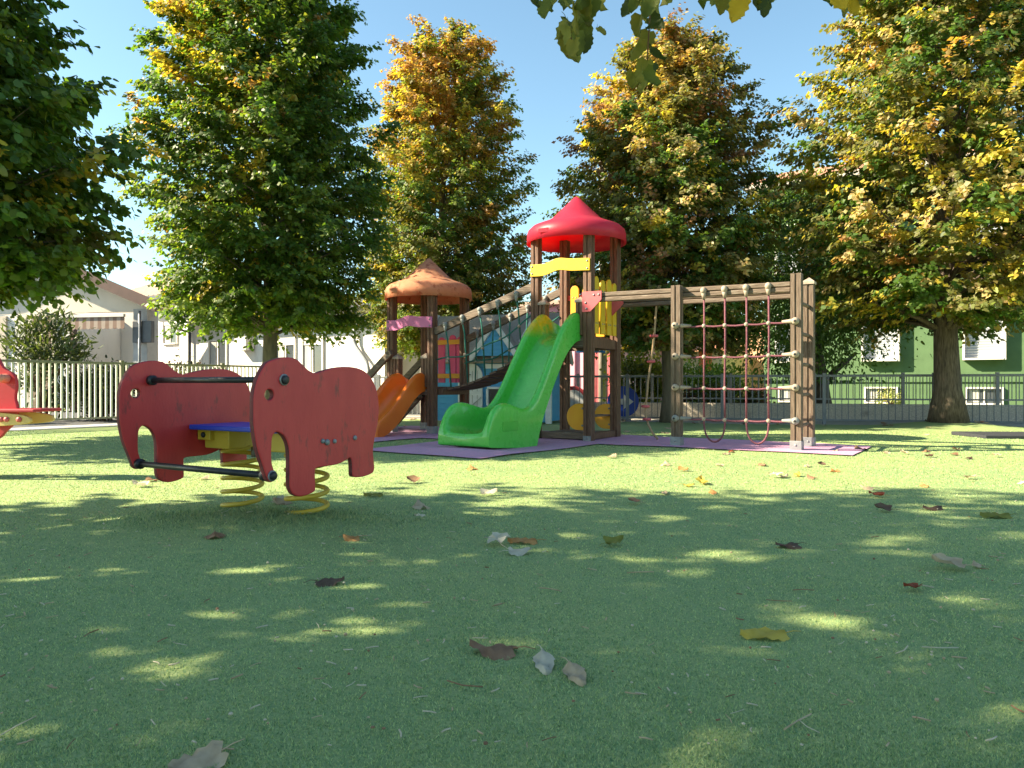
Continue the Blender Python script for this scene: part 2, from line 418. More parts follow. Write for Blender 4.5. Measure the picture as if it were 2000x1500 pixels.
tag(p.obj('kerb', M['greyc']), 'low grey concrete kerb under the cream fence', kind='structure')

# purple rubber mat, in the play structure's own frame
PO = Vector((0.94, 9.06, 0))
poly = [(3.0, -0.30), (0.30, -0.36), (0.15, -2.5), (-1.38, -2.5), (-1.42, -0.78), (-2.0, -0.78), (-2.05, -1.62), (-3.75, -1.62), (-3.95, 1.3), (3.0, 1.05)]
def turf_z(wx, wy): return float(bumps(np.array(wx), np.array(wy)))
bm = bmesh.new()
vs_ = [bm.verts.new((x, y, 0)) for x, y in poly]
bm.faces.new(vs_)
bmesh.ops.triangulate(bm, faces=bm.faces[:])
bmesh.ops.subdivide_edges(bm, edges=bm.edges[:], cuts=12, use_grid_fill=True)
for v in bm.verts:
    w = PO + E1 * v.co.x + E2 * v.co.y
    bump_ = 0.035 * math.exp(-((v.co.x + 0.5) ** 2 / 0.25 + (v.co.y + 2.05) ** 2 / 0.05))
    v.co.z = turf_z(w.x, w.y) + 0.012 + bump_
me = bpy.data.meshes.new('rubber_mat'); bm.to_mesh(me); bm.free(); me.materials.append(M['mat'])
mo = link('rubber_mat', me, None, PO, -A33)
tag(mo, 'purple rubber safety mat under the slides and climbing net', kind='structure')

# ------------------------------------------------------------------ trees
def build_leaves(name, pos, ax, nrm, size, col, mat_, parent, aspect=1.0, kind=True, small=False):
    n = len(pos)
    ax = ax / np.linalg.norm(ax, axis=1, keepdims=True)
    nrm = nrm - ax * np.sum(nrm * ax, axis=1, keepdims=True)
    nrm /= np.linalg.norm(nrm, axis=1, keepdims=True) + 1e-9
    sd = np.cross(nrm, ax)
    T = np.array([(0, 0, 0), (0.18, -0.42, -0.07), (0.68, -0.36, -0.12), (1.06, 0, -0.10), (0.68, 0.36, -0.12), (0.18, 0.42, -0.07)])
    K = 6; LI = [0, 3, 2, 1, 0, 5, 4, 3]; FS = 4
    if small:
        T = np.array([(0, 0, 0), (0.42, -0.44, -0.10), (1.06, 0, -0.06), (0.42, 0.44, -0.10)]); K = 4; LI = [0, 2, 1, 0, 3, 2]; FS = 3
    T[:, 1] *= aspect
    fold = rng.uniform(-0.5, 1.6, n)[:, None, None]
    V = pos[:, None, :] + size[:, None, None] * (T[None, :, 0:1] * ax[:, None, :] + T[None, :, 1:2] * sd[:, None, :] + fold * T[None, :, 2:3] * nrm[:, None, :])
    V = V.reshape(-1, 3).astype(np.float32)
    base = np.arange(n, dtype=np.int32)[:, None] * K
    loops = (base + np.array(LI, dtype=np.int32)[None]).ravel()
    me = bpy.data.meshes.new(name)
    me.vertices.add(n * K); me.vertices.foreach_set('co', V.ravel())
    me.loops.add(n * 2 * FS); me.loops.foreach_set('vertex_index', loops)
    me.polygons.add(n * 2); me.polygons.foreach_set('loop_start', np.arange(0, n * 2 * FS, FS, dtype=np.int32))
    at = me.attributes.new('lc', 'FLOAT_COLOR', 'POINT')
    c4 = np.ones((n, K, 4), np.float32); c4[:, :, :3] = col[:, None, :]
    at.data.foreach_set('color', c4.ravel())
    me.update(calc_edges=True)
    me.materials.append(mat_)
    o = link(name, me, parent)
    if kind: o['kind'] = 'stuff'
    return o

def spray_leaves(st, dr, ln, col, per, size, rnd, droop=0.14):
    """leaves in two ranks along each twig"""
    n = len(st)
    fr = (np.arange(per)[None, :] + rnd.uniform(-0.4, 0.4, (n, per))) / per
    fr = np.clip(fr + 0.06, 0.02, 1.05)
    side = np.where(np.arange(per) % 2 == 0, 1.0, -1.0)[None, :] * np.ones((n, 1))
    up = np.array([0, 0, 1.0])
    pp = np.cross(dr, up[None]); pp /= np.linalg.norm(pp, axis=1, keepdims=True) + 1e-6
    pos = st[:, None] + dr[:, None] * (ln[:, None] * fr)[..., None]
    pos[..., 2] -= droop * ln[:, None] * fr ** 2
    pos += rnd.normal(0, 0.03, pos.shape)
    ax = 0.5 * dr[:, None] + 0.62 * side[..., None] * pp[:, None] + np.array([0, 0, -0.55])[None, None] + rnd.normal(0, 0.3, pos.shape)
    nm = np.array([0, 0, 0.75])[None, None] + 0.55 * dr[:, None] + rnd.normal(0, 0.42, pos.shape)
    sz = size * rnd.uniform(0.65, 1.3, (n, per))
    c = 1.32 * col[:, None] * rnd.uniform(0.75, 1.3, (n, per))[..., None] * (1 + rnd.normal(0, 0.08, (n, per, 3)))
    return pos.reshape(-1, 3), ax.reshape(-1, 3), nm.reshape(-1, 3), sz.ravel(), np.clip(c, 0.005, 0.8).reshape(-1, 3)

GREEN = np.array((0.050, 0.092, 0.016)); LGREEN = np.array((0.10, 0.14, 0.022)); OLIVE = np.array((0.105, 0.105, 0.030))
YEL = np.array((0.27, 0.225, 0.035)); ORA = np.array((0.245, 0.150, 0.042)); BRN = np.array((0.16, 0.085, 0.040)); PAL = np.array((0.30, 0.24, 0.11))

def profile(t, point=0.8):
    return np.clip(0.70 + 1.2 * t, 0, 1.0) * np.clip(1 - t ** 2.4, 0, 1) ** point

def linden(name, label, x, y, h, zb, rad, trunk, seed, palette, boughs=120, tw=13, per=20, size=0.085, point=0.8, lean=(0, 0), bark='bark_s', keep=None, filler=0.38, small=False):
    rnd = np.random.default_rng(seed)
    root = empty(name, (x, y, float(bumps(np.array(x), np.array(y))) - 0.02))
    tag(root, label, 'tree', 'linden trees around the playground')
    # trunk
    ht = h * 0.93
    zs = np.linspace(0, ht, 16)
    wob = lambda z: np.array((lean[0] * z + 0.05 * math.sin(z * 1.1 + seed), lean[1] * z + 0.05 * math.cos(z * 0.9 + seed)))
    wob0 = wob(0)
    axis = lambda z: wob(z) - wob0
    pts = []; rr = []
    for z in zs:
        a = axis(z); pts.append((a[0], a[1], z))
        flare = 1 + 0.45 * math.exp(-z / 0.16)
        rr.append(max(0.012, trunk * flare * (1 - 0.9 * (z / ht) ** 0.9)))
    MB().tube(pts, rr, 14).obj('trunk', M[bark], root)
    hc = h - zb
    br = MB(); ST = []; DR = []; LN = []; CO = []
    ph = rnd.uniform(0, 6.28, 8)
    def lump(phi, t):
        return 1 + 0.06 * math.sin(3 * phi + ph[0] + 4 * t) + 0.06 * math.sin(5 * phi + ph[1] - 9 * t) + 0.05 * math.sin(14 * t + ph[2] + 2 * phi)
    for b in range(boughs):
        t = (b + rnd.uniform(0, 1)) / boughs
        t = t ** 1.08
        phi = b * 2.39996 + rnd.uniform(-0.35, 0.35)
        out = np.array((math.cos(phi), math.sin(phi)))
        rt = rad * float(profile(np.array(t), point)) * lump(phi, t) * rnd.uniform(0.86, 1.05)
        zt_ = zb + hc * t + rnd.uniform(-0.12, 0.12)
        rise = (0.25 + 0.9 * t) * rt
        z0 = min(max(zt_ - rise, zb * 0.86), ht * 0.97)
        a = axis(z0)
        p0 = np.array((a[0], a[1], z0))
        p2 = np.array((a[0] + out[0] * rt, a[1] + out[1] * rt, zt_))
        p1 = (p0 + p2) / 2 + np.array((0, 0, 0.16 * rt * (1 - t)))
        q = [(1 - s) ** 2 * p0 + 2 * s * (1 - s) * p1 + s * s * p2 for s in np.linspace(0, 0.92, 5)]
        r0 = max(0.008, trunk * 0.22 * (1 - 0.8 * t))
        br.tube(q, [r0, r0 * 0.8, r0 * 0.6, r0 * 0.4, 0.005], 5, cap=False)
        pc = palette(t, rnd, phi)
        for k in range(tw):
            s = 1 - 0.72 * rnd.uniform(0, 1) ** 1.25
            c = (1 - s) ** 2 * p0 + 2 * s * (1 - s) * p1 + s * s * p2
            sd = rnd.uniform(-1.25, 1.25)
            d = np.array((math.cos(phi + sd), math.sin(phi + sd), -0.10 + 0.55 * t + rnd.normal(0, 0.22)))
            d /= np.linalg.norm(d)
            l = rnd.uniform(0.30, 0.62) * (0.75 + 0.25 * rad / 2.0) * (1 - 0.35 * t)
            ST.append(c + rnd.normal(0, 0.05, 3)); DR.append(d); LN.append(l)
            CO.append(pc if rnd.uniform() < 0.6 else palette(t, rnd, phi))
    nf = int(boughs * tw * filler)
    for k in range(nf):
        t = rnd.uniform(0, 0.97); phi = rnd.uniform(0, 6.283)
        rt = rad * float(profile(np.array(t), point)) * lump(phi, t) * rnd.uniform(0.3, 1.0) ** 0.6
        a = axis(zb + hc * t)
        d = np.array((math.cos(phi), math.sin(phi), -0.15 + 0.6 * t + rnd.normal(0, 0.25))); d /= np.linalg.norm(d)
        l = rnd.uniform(0.35, 0.6)
        c = np.array((a[0] + math.cos(phi) * rt, a[1] + math.sin(phi) * rt, zb + hc * t)) - d * l
        ST.append(c); DR.append(d); LN.append(l); CO.append(palette(t, rnd, phi))
    br.obj('branches', M[bark], root)
    L = spray_leaves(np.array(ST), np.array(DR), np.array(LN), np.array(CO), per, size, rnd)
    if keep is not None:
        k = keep(L[0] + np.array((x, y, 0))); L = tuple(q[k] for q in L)
    build_leaves('crown', *L, M['leaf'], root, small=small)
    return root

def pick(rnd, opts):
    u = rnd.uniform(); s = 0
    for w, c in opts:
        s += w
        if u < s: return c
    return opts[-1][1]
def pal_green(t, rnd, phi): return pick(rnd, [(0.68, GREEN), (0.25, LGREEN), (0.03, YEL), (0.04, OLIVE)])
def pal_t2(t, rnd, phi):
    left = 0.5 - 0.5 * math.cos(phi)              # sunlit yellow put into the leaf colours on the side towards -x
    yw = 0.02 + 0.16 * left * (0.4 + t)
    return pick(rnd, [(yw, YEL), (0.06 * left * t * 2, ORA), (0.3, LGREEN), (1, GREEN)])
def pal_t3(t, rnd, phi):
    if t > 0.55: return pick(rnd, [(0.45 * min(1, (t - 0.45) * 3), ORA), (0.2, YEL), (0.2, OLIVE), (1, LGREEN)])
    return pick(rnd, [(0.12, YEL), (0.08, ORA), (0.38, OLIVE), (0.2, LGREEN), (1, GREEN)])
def pal_t4(t, rnd, phi):
    if t > 0.7: return pick(rnd, [(0.14, ORA), (0.25, PAL), (0.1, BRN), (0.06, YEL), (1, OLIVE)])
    return pick(rnd, [(0.08, YEL), (0.07, BRN), (0.12, PAL), (0.4, OLIVE), (1, GREEN)])
def pal_t5(t, rnd, phi): return pick(rnd, [(0.12, YEL), (0.04, ORA), (0.12, PAL), (0.34, OLIVE), (1, GREEN)])

linden('linden_tree', 'dark green linden at the left edge, its trunk out of frame', -6.85, 8.4, 6.7, 1.95, 2.1, 0.16, 11, pal_green, 150, 16, 21, 0.090, 0.75)
linden('linden_tree', 'green linden with sunlight painted yellow into its left side, trunk rising behind the red elephants', -4.12, 12.45, 8.9, 1.76, 1.92, 0.14, 12, pal_t2, 190, 19, 33, 0.070, 0.5, small=True)
linden('linden_tree', 'orange topped linden behind the orange roofed tower', -1.5, 16.55, 8.55, 1.55, 1.84, 0.15, 13, pal_t3, 190, 19, 31, 0.068, 0.36, small=True)
linden('linden_tree', 'olive and brown topped linden behind the red roofed tower and climbing net', 2.83, 13.45, 7.1, 1.5, 1.95, 0.115, 14, pal_t4, 190, 19, 31, 0.066, 0.5, small=True)
linden('linden_tree', 'thick trunked linden with yellow sprigs in front of the green building', 7.05, 12.0, 8.8, 1.7, 2.55, 0.215, 15, pal_t5, 195, 18, 31, 0.074, 0.6, (0.018, 0), 'bark', small=True)
# trees beside and behind the photographer: they cast the dappled shade on the turf
linden('linden_tree', 'green linden left of the photographer, shading the foreground turf', -6.4, 2.1, 9.6, 2.0, 2.45, 0.17, 17, pal_green, 125, 12, 15, 0.11, 0.5)
near_tree = linden('linden_tree', 'linden behind the photographer whose leafy twigs hang into the top of view', 1.9, -2.9, 6.4, 2.4, 1.5, 0.15, 18, pal_green, 50, 8, 13, 0.11, keep=lambda P: P[:, 1] < -0.3)

def leafy_mass(name, label, cat, x, y, z, radii, n, size, cols, mat_, seed, aspect=1.0, group=None, stems=True, shape=None, droop=False):
    """a shrub: stems and a crown of small leaves clumped on an uneven mass"""
    rnd = np.random.default_rng(seed)
    root = empty(name, (x, y, z))
    tag(root, label, cat, group)
    nc = max(14, n // 160)
    d = rnd.normal(0, 1, (nc, 3)); d /= np.linalg.norm(d, axis=1, keepdims=True)
    rr = rnd.uniform(0.45, 1.0, (nc, 1)) ** 0.7
    cen = d * rr * np.array(radii) + np.array((0, 0, radii[2]))
    if shape is not None: cen = shape(cen, rnd)
    idx = rnd.integers(0, nc, n)
    cs = 0.26 * (radii[0] * radii[1] * radii[2]) ** (1 / 3)
    pos = cen[idx] + rnd.normal(0, cs, (n, 3)) * np.array((1, 1, 0.8))
    pos[:, 2] = np.maximum(pos[:, 2], 0.03)
    outw = pos - np.array((0, 0, radii[2])); outw /= np.linalg.norm(outw, axis=1, keepdims=True) + 1e-6
    ax = 0.6 * outw + rnd.normal(0, 0.6, (n, 3)) + np.array((0, 0, -0.5 if droop else 0.25))
    nm = 0.7 * outw + np.array((0, 0, 0.5)) + rnd.normal(0, 0.5, (n, 3))
    cc = np.array(cols)[rnd.integers(0, len(cols), nc)][idx] * rnd.uniform(0.7, 1.3, (n, 1))
    build_leaves('foliage', pos, ax, nm, size * rnd.uniform(0.6, 1.3, n), np.clip(cc, 0.004, 0.8), mat_, root, aspect)
    if stems:
        st = MB()
        for k in range(min(9, nc)):
            c = cen[k]
            st.tube([(rnd.normal(0, 0.05), rnd.normal(0, 0.05), 0), (c[0] * 0.5, c[1] * 0.5, c[2] * 0.6), tuple(c)], [0.022, 0.014, 0.006], 5)
        st.obj('stems', M['twig'], root)
    return root

# conifer-like tree between the linden trees, behind the fence
def cone_shape(cen, rnd):
    t = cen[:, 2] / (cen[:, 2].max() + 1e-6)
    cen[:, 0] *= (1.15 - 0.65 * t); cen[:, 1] *= (1.15 - 0.65 * t); cen[:, 2] += 0.0
    return cen
con = leafy_mass('thuja_tree', 'light green feathery conifer behind the climbing net and fence', 'tree', 6.1, 15.6, 0.75, (1.75, 1.5, 2.2), 26000, 0.085,
                 [(0.07, 0.14, 0.02), (0.11, 0.19, 0.03), (0.055, 0.105, 0.018), (0.15, 0.22, 0.05)], M['conifer'], 31, 0.5, stems=False, shape=cone_shape, droop=True)
tr = MB().tube([(0.46, 0.1, -0.75), (0.42, 0.1, -0.3), (0.35, 0.08, 0.3), (0.1, 0, 1.6), (0, 0, 3.4)], [0.25, 0.2, 0.17, 0.1, 0.03], 12)
tr.tube([(0.4, 0.1, -0.2), (0.75, 0.1, 0.25), (1.2, 0.15, 0.6)], [0.1, 0.07, 0.03], 8)
tr.obj('trunk', M['bark'], con)

B = lambda *a, **k: leafy_mass(*a, **k)
B('shrub', 'tall yellow green shrub left of the slim linden trunk', 'shrub', 2.85, 16.6, 0.1, (0.55, 0.5, 0.66), 5200, 0.075, [(0.17, 0.19, 0.025), (0.25, 0.25, 0.04), (0.09, 0.11, 0.02)], M['bushleaf'], 41, 0.8)
B('shrub', 'rounded lime green shrub seen through the climbing net', 'shrub', 4.35, 17.2, 0.1, (1.0, 0.7, 0.55), 5200, 0.07, [(0.15, 0.24, 0.03), (0.20, 0.28, 0.04), (0.10, 0.17, 0.025)], M['bushleaf'], 42, 0.7)
B('shrub', 'low dark shrub below the lime green one, behind the upper fence', 'shrub', 4.6, 16.0, 0.1, (1.0, 0.45, 0.26), 3000, 0.06, [(0.06, 0.08, 0.02), (0.13, 0.12, 0.03), (0.11, 0.05, 0.03)], M['bushleaf'], 43, 0.8)
B('shrub', 'loose tall bush beyond the cream fence, in front of the porch', 'shrub', -9.2, 14.6, 0.0, (0.55, 0.5, 1.05), 2600, 0.13, [(0.06, 0.085, 0.025), (0.08, 0.11, 0.035), (0.05, 0.075, 0.03)], M['bushleaf'], 44, 0.35)
for i, (bx, by, bl) in enumerate(((-8.15, 14.9, 'dense dark hedge shrub behind the cream fence, right of the tall bush'), (-7.3, 16.2, 'dark hedge shrub behind the cream fence, hidden low by the far elephant'), (-10.4, 13.6, 'dark hedge shrub at the left end of the cream fence'))):
    B('hedge_shrub', bl, 'shrub', bx, by, 0.0, (0.62, 0.5, 0.56), 4200, 0.075, [(0.035, 0.05, 0.02), (0.05, 0.06, 0.028), (0.07, 0.04, 0.03)], M['bushleaf'], 50 + i, 0.6, group='hedge behind the cream fence')
B('shrub', 'pale flowering tuft in front of the basement window of the green building', 'shrub', 10.6, 20.8, 0.05, (0.3, 0.3, 0.24), 500, 0.1, [(0.25, 0.30, 0.08), (0.4, 0.4, 0.2)], M['bushleaf'], 46, 0.3)

# ------------------------------------------------------------------ fences
def fence(name, label, p0, p1, z0, z1, spacing, post_every, bar_size, m_bar, m_rail, bottom, group=None, foot=0.0, flat=False):
    p0 = Vector(p0); p1 = Vector(p1); d = (p1 - p0); L = d.length; d.normalize()
    ang = math.atan2(d.y, d.x)
    root = empty(name, (p0.x, p0.y, z0), ang)
    tag(root, label, 'fence', group)
    h = z1 - z0
    MB().box((L / 2, 0, h - 0.02), (L, 0.04, 0.035)).obj('top_rail', m_rail, root, 0.004)
    MB().box((L / 2, 0, bottom), (L, 0.035, 0.03)).obj('bottom_rail', m_rail, root, 0.004)
    np_ = int(round(L / post_every)); post = None; bar = None
    post_x = [i * L / np_ for i in range(np_ + 1)]
    for x in post_x:
        if post is None:
            o = MB().box((0, 0, (h + 0.03 - foot) / 2), (0.055, 0.055, h + 0.03 + foot)).obj('post', m_rail, root, 0.005); post = o
        else: o = link('post', post.data, root)
        o.location = (x, 0, 0.0)
    n = int(L / spacing); nb = 0
    for i in range(n + 1):
        x = (i + 0.5) * L / (n + 1)
        if min(abs(x - q) for q in post_x) < 0.045 or nb >= 295: continue
        nb += 1
        if bar is None:
            o = MB().box((0, 0, (h - 0.04 + bottom) / 2), (bar_size[0], bar_size[1], h - 0.055 - bottom + 0.015)).obj('bar', m_bar, root); bar = o
        else: o = link('bar', bar.data, root)
        o.location = (x, -0.012 if flat else 0, 0)
    return root
fence('metal_fence', 'cream barred fence with olive rails on the left, beside the white houses', LF0 - E2 * 2.6, CORNER, 0.0, 1.07, 0.088, 1.95, (0.028, 0.022), M['cream'], M['olive'], 0.14, foot=0.0)
fence('metal_fence', 'dark grey fence closing the turf behind the towers and net', CORNER + RD * 0.1, RF0 + RD * 10.5, 0.0, 0.86, 0.105, 1.78, (0.013, 0.013), M['fence'], M['fence'], 0.075)
w0 = RF0 + RN * 1.4 - RD * 4.2; w1 = RF0 + RN * 1.4 + RD * 11.5
fence('metal_fence', 'lighter grey panel fence on top of the low pebbled wall', w0 + RN * 0.1 + RD * 0.1, w1 + RN * 0.1 - RD * 0.1, 0.32, 0.885, 0.115, 1.5, (0.013, 0.013), M['fence2'], M['fence2'], 0.09)
d = (w1 - w0); ang = math.atan2(d.y, d.x)
wl = MB().box((d.length / 2, 0.1, 0.14), (d.length, 0.2, 0.36)).obj('retaining_wall', M['pebble'], None, 0.01, w0, ang)
tag(wl, 'low pebbled concrete wall below the upper fence', 'wall')
gp_ = [w0 + RN * 0.2, w1 + RN * 0.2, w1 + RN * 22, w0 + RN * 22]
tag(MB().add([(q.x, q.y, 0.04) for q in gp_], [(0, 1, 2, 3)]).obj('garden_ground', mat('garden_grass', (0.07, 0.11, 0.03), (0.16, 0.2, 0.06), 14, rough=0.95, bump=0.8)), 'grassy garden ground in front of the green building', kind='structure')

# ------------------------------------------------------------------ buildings
def window(root, x, z, w, h, y=0.0, trim='white_trim', kind='glass', shutter=0.0, proud=0.05, tw=0.06):
    """window whose frame stands proud of the wall (outside is -y)"""
    fr = MB()
    fr.box2((x - w / 2 - tw, y - proud, z - tw), (x - w / 2, y + 0.02, z + h + tw))
    fr.box2((x + w / 2, y - proud, z - tw), (x + w / 2 + tw, y + 0.02, z + h + tw))
    fr.box2((x - w / 2, y - proud, z + h), (x + w / 2, y + 0.02, z + h + tw))
    f = fr.obj('window', M[trim], root)
    MB().box2((x - w / 2, y - proud - 0.03, z - tw * 0.9), (x + w / 2, y + 0.02, z)).obj('sill', M[trim], f)
    if kind == 'glass':
        hh = h * (1 - shutter)
        MB().box2((x - w / 2 + 0.002, y - 0.006, z + 0.002), (x + w / 2 - 0.002, y + 0.01, z + hh)).obj('pane', M['glass'], f)
        MB().box2((x - 0.02, y - 0.03, z + 0.003), (x + 0.02, y - 0.007, z + hh - 0.003)).obj('mullion', M['white_trim'], f)
        cu = MB()
        for k in range(6):
            xx = x - w / 2 + 0.03 + (w * 0.36) * k / 6
            cu.box2((xx, y - 0.012, z + 0.02), (xx + w * 0.045, y - 0.008, z + hh - 0.02))
        cu.obj('curtain', M['curtain'], f)
        if shutter > 0:
            s = None
            ns = max(3, int(h * shutter / 0.055))
            for k in range(ns):
                zz = z + hh + k * h * shutter / ns
                MB().box2((x - w / 2 + 0.004, y - 0.03, zz), (x + w / 2 - 0.004, y - 0.004, zz + h * shutter / ns - 0.008)).obj('shutter_slat', M['beige' if trim != 'white_trim' else 'white_trim'], f)
    else:
        n = int(h / 0.075); s = None
        for k in range(n):
            zz = z + k * h / n
            if s is None:
                s = MB().box((0, 0, 0), (w - 0.01, 0.05, h / n * 0.82), Matrix.Rotation(R(28), 3, 'X')).obj('blind_slat', M['blind'], f); o = s
            else: o = link('blind_slat', s.data, f)
            o.location = (x, y - 0.02, zz + h / n / 2)
    return f

# green building, facade along E1 facing the playground
GB = empty('green_building', (11.9, 23.0, 0.0), -A33)
tag(GB, 'two storey green rendered building with white framed windows behind the right linden', 'building')
gx0, gx1 = -4.0, 14.0
MB().box2((gx0, 0, -0.1), (gx1, 9, 7.2)).obj('wall', M['green_wall'], GB)
MB().box2((gx0 - 0.02, -0.055, 0.76), (gx1, -0.001, 0.86)).obj('string_course', M['green_wall'], GB)
MB().box2((gx0 - 0.5, -0.6, 7.2), (gx1, 9.5, 7.36)).obj('eave', M['beige'], GB)
rf = MB().add([(gx0 - 0.5, -0.6, 7.362), (gx1, -0.6, 7.362), (gx1, 4.5, 9.0), (gx0 - 0.5, 4.5, 9.0), (gx1, 9.5, 7.362), (gx0 - 0.5, 9.5, 7.362)], [(0, 1, 2, 3), (3, 2, 4, 5), (0, 3, 5), (1, 4, 2)]).obj('roof', M['terracotta'], GB)
for x in (-3.05, -0.42, 2.3, 5.1, 7.9):
    window(GB, x, 1.46, 0.95, 1.5, 0, kind='blind', proud=0.28)
    window(GB, x, 4.4, 0.95, 1.5, 0, kind='blind', proud=0.28)
    window(GB, x, 0.14, 0.85, 0.42, 0, kind='glass', proud=0.10, tw=0.05)

# white porch building on the left
PB = empty('porch_building', (-9.5, 19.0, 0.0), R(-11))
tag(PB, 'beige gabled building with striped awning and brown fascia at far left', 'building')
MB().box2((-0.2, -0.02, 0), (0.2, 0.4, 2.62)).obj('pillar', M['greyc'], PB)
MB().box2((-7, 1.9, 0), (-1.05, 2.1, 2.9)).obj('rear_wall', M['white_wall'], PB)
MB().box2((-7, 0.0, 0), (-2.1, 1.88, 2.55)).obj('front_wall', M['white_wall'], PB)
rx = -4.2; rz_ = 4.64; ex = 0.8; ez = 2.62
sl = (rz_ - ez) / (ex - rx)
gab = [(-7, 2.56), (-0.2, 2.56), (-0.2, 2.40), (0.2, 2.40), (0.2, ez + sl * 0.5 - 0.1), (rx, rz_ - 0.18), (-7, rz_ - 0.18 - sl * 2.8)]
meobj('gable', cutout([gab], 0.16, 0.003, frame((0, 0.12, 0), (1, 0, 0), (0, 0, 1))), M['offwhite'], PB)
MB().beam((rx, -0.45, rz_), (ex, -0.45, ez), 0.06, 0.26).beam((rx, -0.45, rz_), (2 * rx - ex, -0.45, ez), 0.06, 0.26).obj('fascia', M['brown_trim'], PB)
MB().beam((rx, -0.02, rz_ - 0.06), (ex, -0.02, ez - 0.06), 0.8, 0.1).beam((rx, -0.02, rz_ - 0.06), (2 * rx - ex, -0.02, ez - 0.06), 0.8, 0.1).obj('roof', M['tile'], PB)
MB().box2((-2.0, -0.36, 2.40), (-0.22, -0.28, 2.47)).obj('awning_bar', M['white_trim'], PB)
for k in range(16):
    x = -1.98 + k * 0.11
    lo = 2.10
    o = [(x, 2.398), (x + 0.11, 2.398), (x + 0.11, lo + 0.03)] + [(x + 0.055 + 0.055 * math.cos(a), lo + 0.03 - 0.04 * math.sin(a)) for a in np.linspace(0.3, 2.85, 6)] + [(x, lo + 0.03)]
    meobj('awning_stripe', cutout([o], 0.008, 0.0, frame((0, -0.32, 0), (1, 0, 0), (0, 0, 1))), M['awning' if k % 2 else 'awning_w'], PB)
for x0, x1, mm in ((-2.6, -2.5, 'beige'), (-3.15, -2.62, 'brick'), (-3.4, -3.17, 'beige'), (-4.2, -4.0, 'beige'), (-4.9, -4.3, 'brick')):
    MB().box2((x0, -0.06, 0), (x1, -0.002, 2.5)).obj('wall_panel', M[mm], PB)
MB().box2((-2.08, 0.0, 0), (-1.98, 0.12, 2.3)).obj('awning_post', M['brown_trim'], PB)
MB().box2((-0.12, -0.16, 1.75), (0.42, -0.03, 2.30)).obj('meter_box', M['gutter'], PB, 0.01)
MB().tube([(0.12, -0.2, 2.55), (0.12, -0.2, 1.3), (0.08, -0.2, 1.1), (-0.18, -0.2, 0.75), (-0.2, -0.2, 0.0)], 0.035, 8).obj('drain_pipe', M['steel'], PB)

# white house behind it
WH = empty('white_house', (-11.1, 24.0, 0.0), -A33)
tag(WH, 'white single storey house with tiled roof and shuttered windows behind the elephants', 'house')
MB().box2((-3.5, 0, 0), (2.4, 6, 3.45)).obj('wall', M['white_wall'], WH)
for k in range(24):
    x = -3.9 + k * 0.26
    MB().beam((x, -0.45, 3.52), (x, 3.0, 4.9), 0.24, 0.07, (0, 0, 1)).obj('roof_tile_row', M['tile'], WH, 0.03)
MB().box2((-3.9, -0.55, 3.38), (2.5, -0.42, 3.5)).obj('gutter', M['gutter'], WH)
MB().box2((-3.9, -0.42, 3.40), (2.45, 0.0, 3.46)).obj('soffit', M['white_trim'], WH)
window(WH, 0.12, 2.02, 0.72, 1.0, 0, shutter=0.42, tw=0.05)
MB().box2((2.42, -0.9, 0), (10.2, 6, 2.62)).obj('wing_wall', M['white_wall'], WH)
MB().box2((1.95, -1.35, 2.62), (10.4, 6, 2.74)).obj('wing_roof', M['gutter'], WH)
MB().box2((1.85, -1.46, 2.52), (10.4, -1.36, 2.66)).obj('wing_gutter', M['gutter'], WH)
MB().tube([(2.25, -1.41, 2.54), (2.3, -1.3, 2.36), (2.62, -0.99, 2.2), (2.62, -0.99, 0.0)], 0.045, 8).obj('drain_pipe', M['gutter'], WH)
for x, z, w in ((3.85, 1.22, 0.75), (6.72, 1.02, 0.7), (7.75, 1.0, 0.7)):
    window(WH, x, z, w, 0.95, -0.9, shutter=0.26, tw=0.05)
ac = MB().box2((4.95, -1.2, 1.62), (5.45, -0.92, 1.98)).obj('air_conditioner', M['white_trim'], WH, 0.01)
MB().tube([(9.3, -1.0, 2.6), (9.3, -1.0, 1.75), (9.38, -1.0, 1.6), (9.72, -1.0, 1.25), (9.78, -1.0, 1.05), (9.78, -1.0, 0.0)], 0.04, 8).obj('steel_pipe', M['steel'], WH)
MB().box2((9.45, -0.94, 2.05), (9.75, -0.902, 2.45)).obj('vent_panel', M['gutter'], WH)
MB().box2((10.22, -0.4, 0), (11.3, 1.2, 1.9)).obj('garage_wall', M['beige'], WH)

lp = empty('street_lamp', (-8.35, 22.4, 0))
tag(lp, 'dark lamp post standing before the white house', 'lamp post')
MB().tube([(0, 0, 0), (0, 0, 0.2), (0, 0, 0.25), (0, 0, 1.9)], [0.09, 0.09, 0.06, 0.05], 10).obj('pole', M['gutter'], lp)
MB().lathe([(0.001, 1.88), (0.09, 1.9), (0.13, 1.96), (0.10, 2.1), (0.03, 2.16), (0.001, 2.2)], n=12).obj('lamp_head', M['gutter'], lp)

